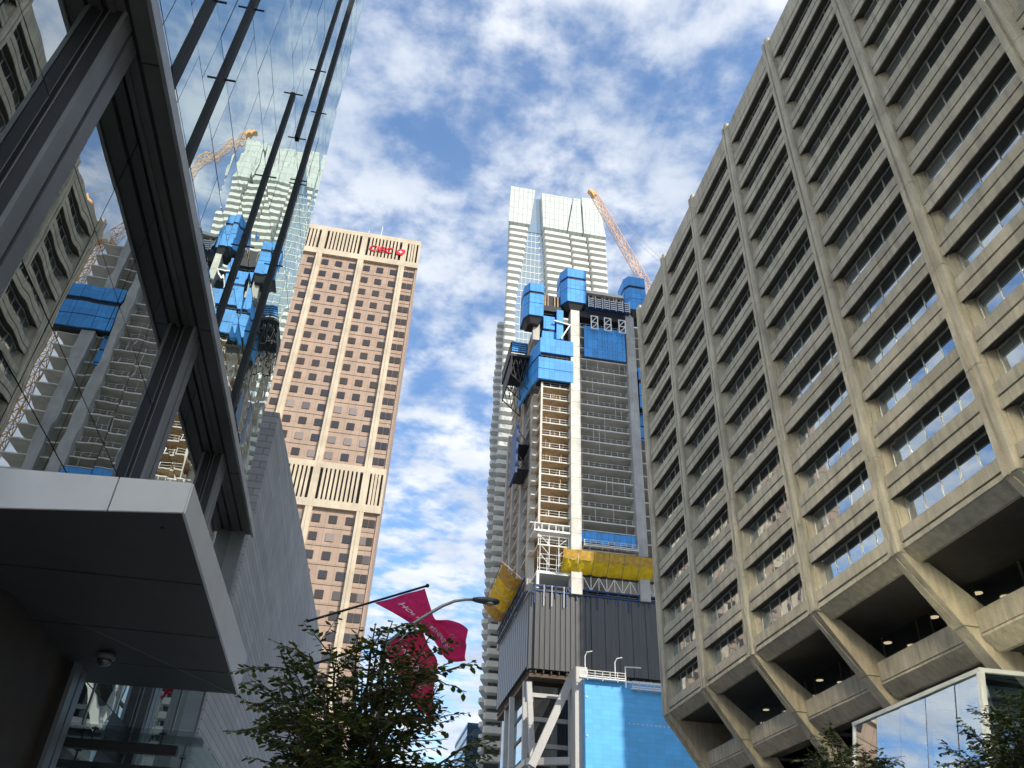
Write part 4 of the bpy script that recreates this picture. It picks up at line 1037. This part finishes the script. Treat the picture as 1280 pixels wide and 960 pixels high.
fo = make_flag(fl, ff, M['flag'])
def lettering(f, string, size, u0, du, v0, dv, o, parent, name='lettering'):
    def fn(x, y, z):
        u = u0 + x*du; v = v0 - y*dv; u = min(max(u, 0), .999); p = f(u, v); e_ = .01; n = (f(min(u+e_, .999), v) - f(max(u-e_, 0), v)).cross(f(u, min(v+e_, 1)) - f(u, max(v-e_, 0))).normalized()
        if n.dot(p - CAMPOS) > 0: n = -n
        return p + n*.07
    b = text_mb(string, size, fn, 0.0, .012, 4); return b.build(name, M['white_txt'], parent)
lettering(ff, 'HOLT', 1, .10, .105, .66, .21, fo, fo)
lettering(ff, 'RENFREW', 1, .52, .058, .78, .17, fo, fo)
YF2 = 75.0
f2 = thing('flag', 'lower red flag drooping behind the tree leaves', 'flag', at(405, 826, YF2), 'crimson street flags')
pa, pb_ = at(405, 826, YF2), at(531, 786, YF2)
b = MB(); b.tube([pa + (pa-pb_)*.2, pa, pb_], .11, 8); b.build('flagpole', M['pole'], f2, True)
top = [at(529, 788, YF2), at(535, 806, YF2), at(546, 827, YF2), at(543, 850, YF2), at(541, 875, YF2), at(543, 902, YF2)]
bot = [at(474, 803, YF2), at(486, 825, YF2), at(499, 846, YF2), at(506, 864, YF2), at(522, 886, YF2), at(541, 903, YF2)]
ff2 = flag_surface(top, bot, .7, 1.9); fo2 = make_flag(f2, ff2, M['flag2'])
lettering(ff2, 'HOLT RENFREW', 1, .12, .07, .62, .2, fo2, fo2)

# ------------------------------------------------------------------ street lamp
YP = 17.0
lp = thing('street_lamp', 'grey cobra-head street lamp rising behind the tree', 'street lamp', (.25, YP, .14))
b = MB(); pt = at(480, 815, YP); b.tube([(pt.x+.02, YP, .14), (pt.x+.01, YP, 3.5), (pt.x, YP, pt.z), (pt.x, YP, pt.z+.18)], [.10, .085, .066, .06], 12); b.build('lamp_post', M['lamp_steel'], lp, True)
b = MB(); arm = [at(482, 806, YP), at(505, 787, YP), at(533, 769, YP), at(553, 757.5, YP), at(568, 751.5, YP), at(582, 749.5, YP), at(594, 749.5, YP)]
b.tube(arm, [.042, .04, .037, .035, .033, .031, .03], 10); b.build('lamp_arm', M['lamp_steel'], lp, True)
b = MB(); b.tube([at(482, 823, YP), at(505, 795, YP), at(520, 783, YP)], .022, 8); b.build('arm_brace', M['lamp_steel'], lp, True)
h0 = arm[-1]; b = MB()
ringp = lambda x, wy, zt_, zb_: [(h0.x+x, YP-wy, h0.z+.0), (h0.x+x, YP-wy*.6, h0.z+zt_), (h0.x+x, YP+wy*.6, h0.z+zt_), (h0.x+x, YP+wy, h0.z), (h0.x+x, YP+wy*.7, h0.z-zb_), (h0.x+x, YP-wy*.7, h0.z-zb_)]
b.loft([ringp(-.06, .045, .03, .03), ringp(.05, .09, .05, .045), ringp(.25, .13, .065, .055), ringp(.46, .12, .05, .05), ringp(.54, .07, .03, .03)]); b.build('lamp_head', M['lamp_head'], lp, True)
b = MB(); b.tube([(h0.x+.33, YP, h0.z-.05), (h0.x+.33, YP, h0.z-.09)], [.10, .07], 14); b.build('lens', M['lens'], lp, True)

# ------------------------------------------------------------------ glazed entrance box on the right pavement
ge = thing('glass_entrance', 'glazed entrance box with pale metal frame in front of the leaning legs', 'glass pavilion', (22, 25, 0))
gx, gy0, gy1, gz = 18.0, 21.64, 28.85, 9.2
b = MB(); yy = [gy0, 22.9, 24.45, 25.9, 27.35, gy1]
for a, c in zip(yy[:-1], yy[1:]):
    b = MB(); q_ = rnd.uniform(-.012, .012); b.quad((gx-2.0+q_, a+.02, .3), (gx-2.0-q_, c-.02, .3), (gx-q_, c-.02, gz-.06), (gx+q_, a+.02, gz-.06)); b.build('glass_pane', M['box_glass'], ge)
for a, c in ((18.06, 20.2), (20.2, 22.6), (22.6, 25), (25, 26.5)):
    b = MB(); b.quad((a+.03, gy0, .3), (c-.03, gy0, .3), (c-.03, gy0, gz-.06), (a+.03, gy0, gz-.06)); b.build('glass_pane', M['box_glass'], ge)
b = MB(); b.box(gx-.06, gx+.08, gy0-.07, gy1+.05, gz-.06, gz+.07); b.box(gx+.08, 26.6, gy0-.07, gy0+.08, gz-.06, gz+.07); b.build('top_frame', M['whitesteel'], ge)
def cpost(xt, xb, y, w):
    b = MB(); b.hexa([(xb-w, y-w, .14), (xb+w, y-w, .14), (xb+w, y+w, .14), (xb-w, y+w, .14), (xt-w, y-w, gz-.06), (xt+w, y-w, gz-.06), (xt+w, y+w, gz-.06), (xt-w, y+w, gz-.06)]); b.build('corner_post', M['whitesteel'], ge)
cpost(gx, gx-2.0, gy0, .08); cpost(20.2, 20.2, gy0, .045); cpost(22.6, 22.6, gy0, .09); cpost(gx, gx-2.0, gy1, .05)
for c in yy[1:-1]:
    b = MB(); b.bar((gx-1.85, c, .3), (gx+.1, c, gz-.08), .03, .14); b.build('glass_fin', M['fin'], ge)
b = MB(); b.box(gx+.3, 26.6, gy0+.3, gy1-.2, gz-.02, gz+.06); b.build('roof', M['box_glass'], ge)
b = MB()
for c in (22.6, 24.3, 26, 27.7): b.bar((gx+.2, c, gz-.35), (26.6, c, gz-.35), .12, .25); b.bar((gx+.2, c, gz-.9), (26.6, c, gz-.35), .07)
b.build('roof_beam', M['whitesteel'], ge)
b = MB(); b.box(23.4, 26.4, gy0+1.5, gy1-.5, .14, 7.6); b.build('inner_wall', M['brownwall'], ge)

# ------------------------------------------------------------------ trees
def make_tree(name, label, base, top_z, spread, mat, seed, n_lead, n_side, leaf, clear_z, trunk_r):
    rr = random.Random(seed)
    t_ = thing(name, label, 'tree', base)
    base = Vector(base); wood = MB(); tw = MB(); lv = MB()
    fork = base + Vector((0, 0, clear_z))
    wood.tube([base, base + Vector((.03, .02, clear_z*.5)), fork], [trunk_r*1.25, trunk_r, trunk_r*.8], 10)
    def leaves(path, dens, size):
        L_ = sum((path[i+1]-path[i]).length for i in range(len(path)-1)); n = max(3, int(L_*dens)); side = 1
        for k in range(n):
            x = (k+.5)/n*(len(path)-1); i = min(int(x), len(path)-2); p = path[i].lerp(path[i+1], x-i); d = (path[i+1]-path[i]).normalized()
            side = -side
            up = Vector((rr.uniform(-.45, .45), rr.uniform(-.45, .45), 1)).normalized(); s_ = d.cross(up).normalized()*side
            ax = (d*.55 + s_*.9 + Vector((0, 0, rr.uniform(-.5, .15)))).normalized(); w = ax.cross(up).normalized(); nrm = w.cross(ax)
            sz = size*rr.uniform(.65, 1.2); q = p + ax*sz*.08
            hw = sz*.29
            pts = [q, q + ax*sz*.35 + w*hw - nrm*hw*.25, q + ax*sz*.72 + w*hw*.75 - nrm*hw*.3, q + ax*sz - nrm*sz*.12, q + ax*sz*.72 - w*hw*.75 - nrm*hw*.3, q + ax*sz*.35 - w*hw - nrm*hw*.25, q + ax*sz*.55 + nrm*.0]
            lv.add(pts, [(0, 1, 6), (1, 2, 6), (2, 3, 6), (3, 4, 6), (4, 5, 6), (5, 0, 6)])
    for i in range(n_lead):
        a = 2*math.pi*(i/n_lead) + rr.uniform(-.3, .3); rad = spread*rr.uniform(.15, .95)
        tip_z = top_z - (rad/spread)**1.6*(top_z-base.z-clear_z)*.45*rr.uniform(.7, 1.25) - rr.uniform(0, .35)
        end = Vector((base.x + rad*math.cos(a), base.y + rad*math.sin(a), tip_z))
        mid = fork.lerp(end, .5) + Vector((-.25*rad*math.cos(a), -.25*rad*math.sin(a), rr.uniform(0, .25)))
        path = [fork]
        for k in range(1, 9):
            u = k/8; path.append(fork*(1-u)**2 + mid*2*u*(1-u) + end*u*u + Vector((rr.uniform(-.03, .03), rr.uniform(-.03, .03), 0)))
        wood.tube(path, [trunk_r*.5*(1-.9*k/8)+.003 for k in range(9)], 6)
        leaves(path[4:], 26, leaf)
        for j_ in range(n_side):
            u = rr.uniform(.22, .97); x = u*8; ii = min(int(x), 7); p = path[ii].lerp(path[ii+1], x-ii)
            aa = a + rr.uniform(-1.5, 1.5); ln = rr.uniform(.4, 1.15)*spread*.6*(1.15-u*.5)
            dr = Vector((math.cos(aa), math.sin(aa), rr.uniform(.0, .75))).normalized()
            sp_ = [p + dr*ln*q/5 + Vector((0, 0, -.16*ln*(q/5)**2 + .02*rr.uniform(-1, 1))) for q in range(6)]
            tw.tube(sp_, [.010, .009, .007, .006, .004, .002], 4); leaves(sp_[1:] if j_ % 3 else sp_, 30, leaf)
            if rr.random() < .8:
                q0 = sp_[2]; d2_ = (dr + Vector((rr.uniform(-.9, .9), rr.uniform(-.9, .9), rr.uniform(-.2, .4)))).normalized(); s3_ = [q0 + d2_*ln*.55*q/3 for q in range(4)]
                tw.tube(s3_, [.006, .005, .004, .002], 4); leaves(s3_, 30, leaf)
    wood.build('trunk', M['bark'], t_, True); tw.build('twigs', M['bark'], t_); lv.build('crown', mat, t_)
    return t_
make_tree('street_tree', 'dark green elm tree in front of the flags and lamp', (-.05, 9.2, .14), 4.86, 1.45, M['leaf'], 23, 21, 17, .09, 1.9, .075)
make_tree('street_tree', 'small tree top below the left end of the glass entrance box', (13.1, 21.9, .14), 7.2, 1.9, M['leaf2'], 5, 20, 16, .12, 3.2, .08)
make_tree('street_tree', 'leafy tree in front of the near corner of the glass entrance box', (14.0, 16.1, .14), 7.1, 1.75, M['leaf2'], 9, 20, 16, .12, 3.0, .08)
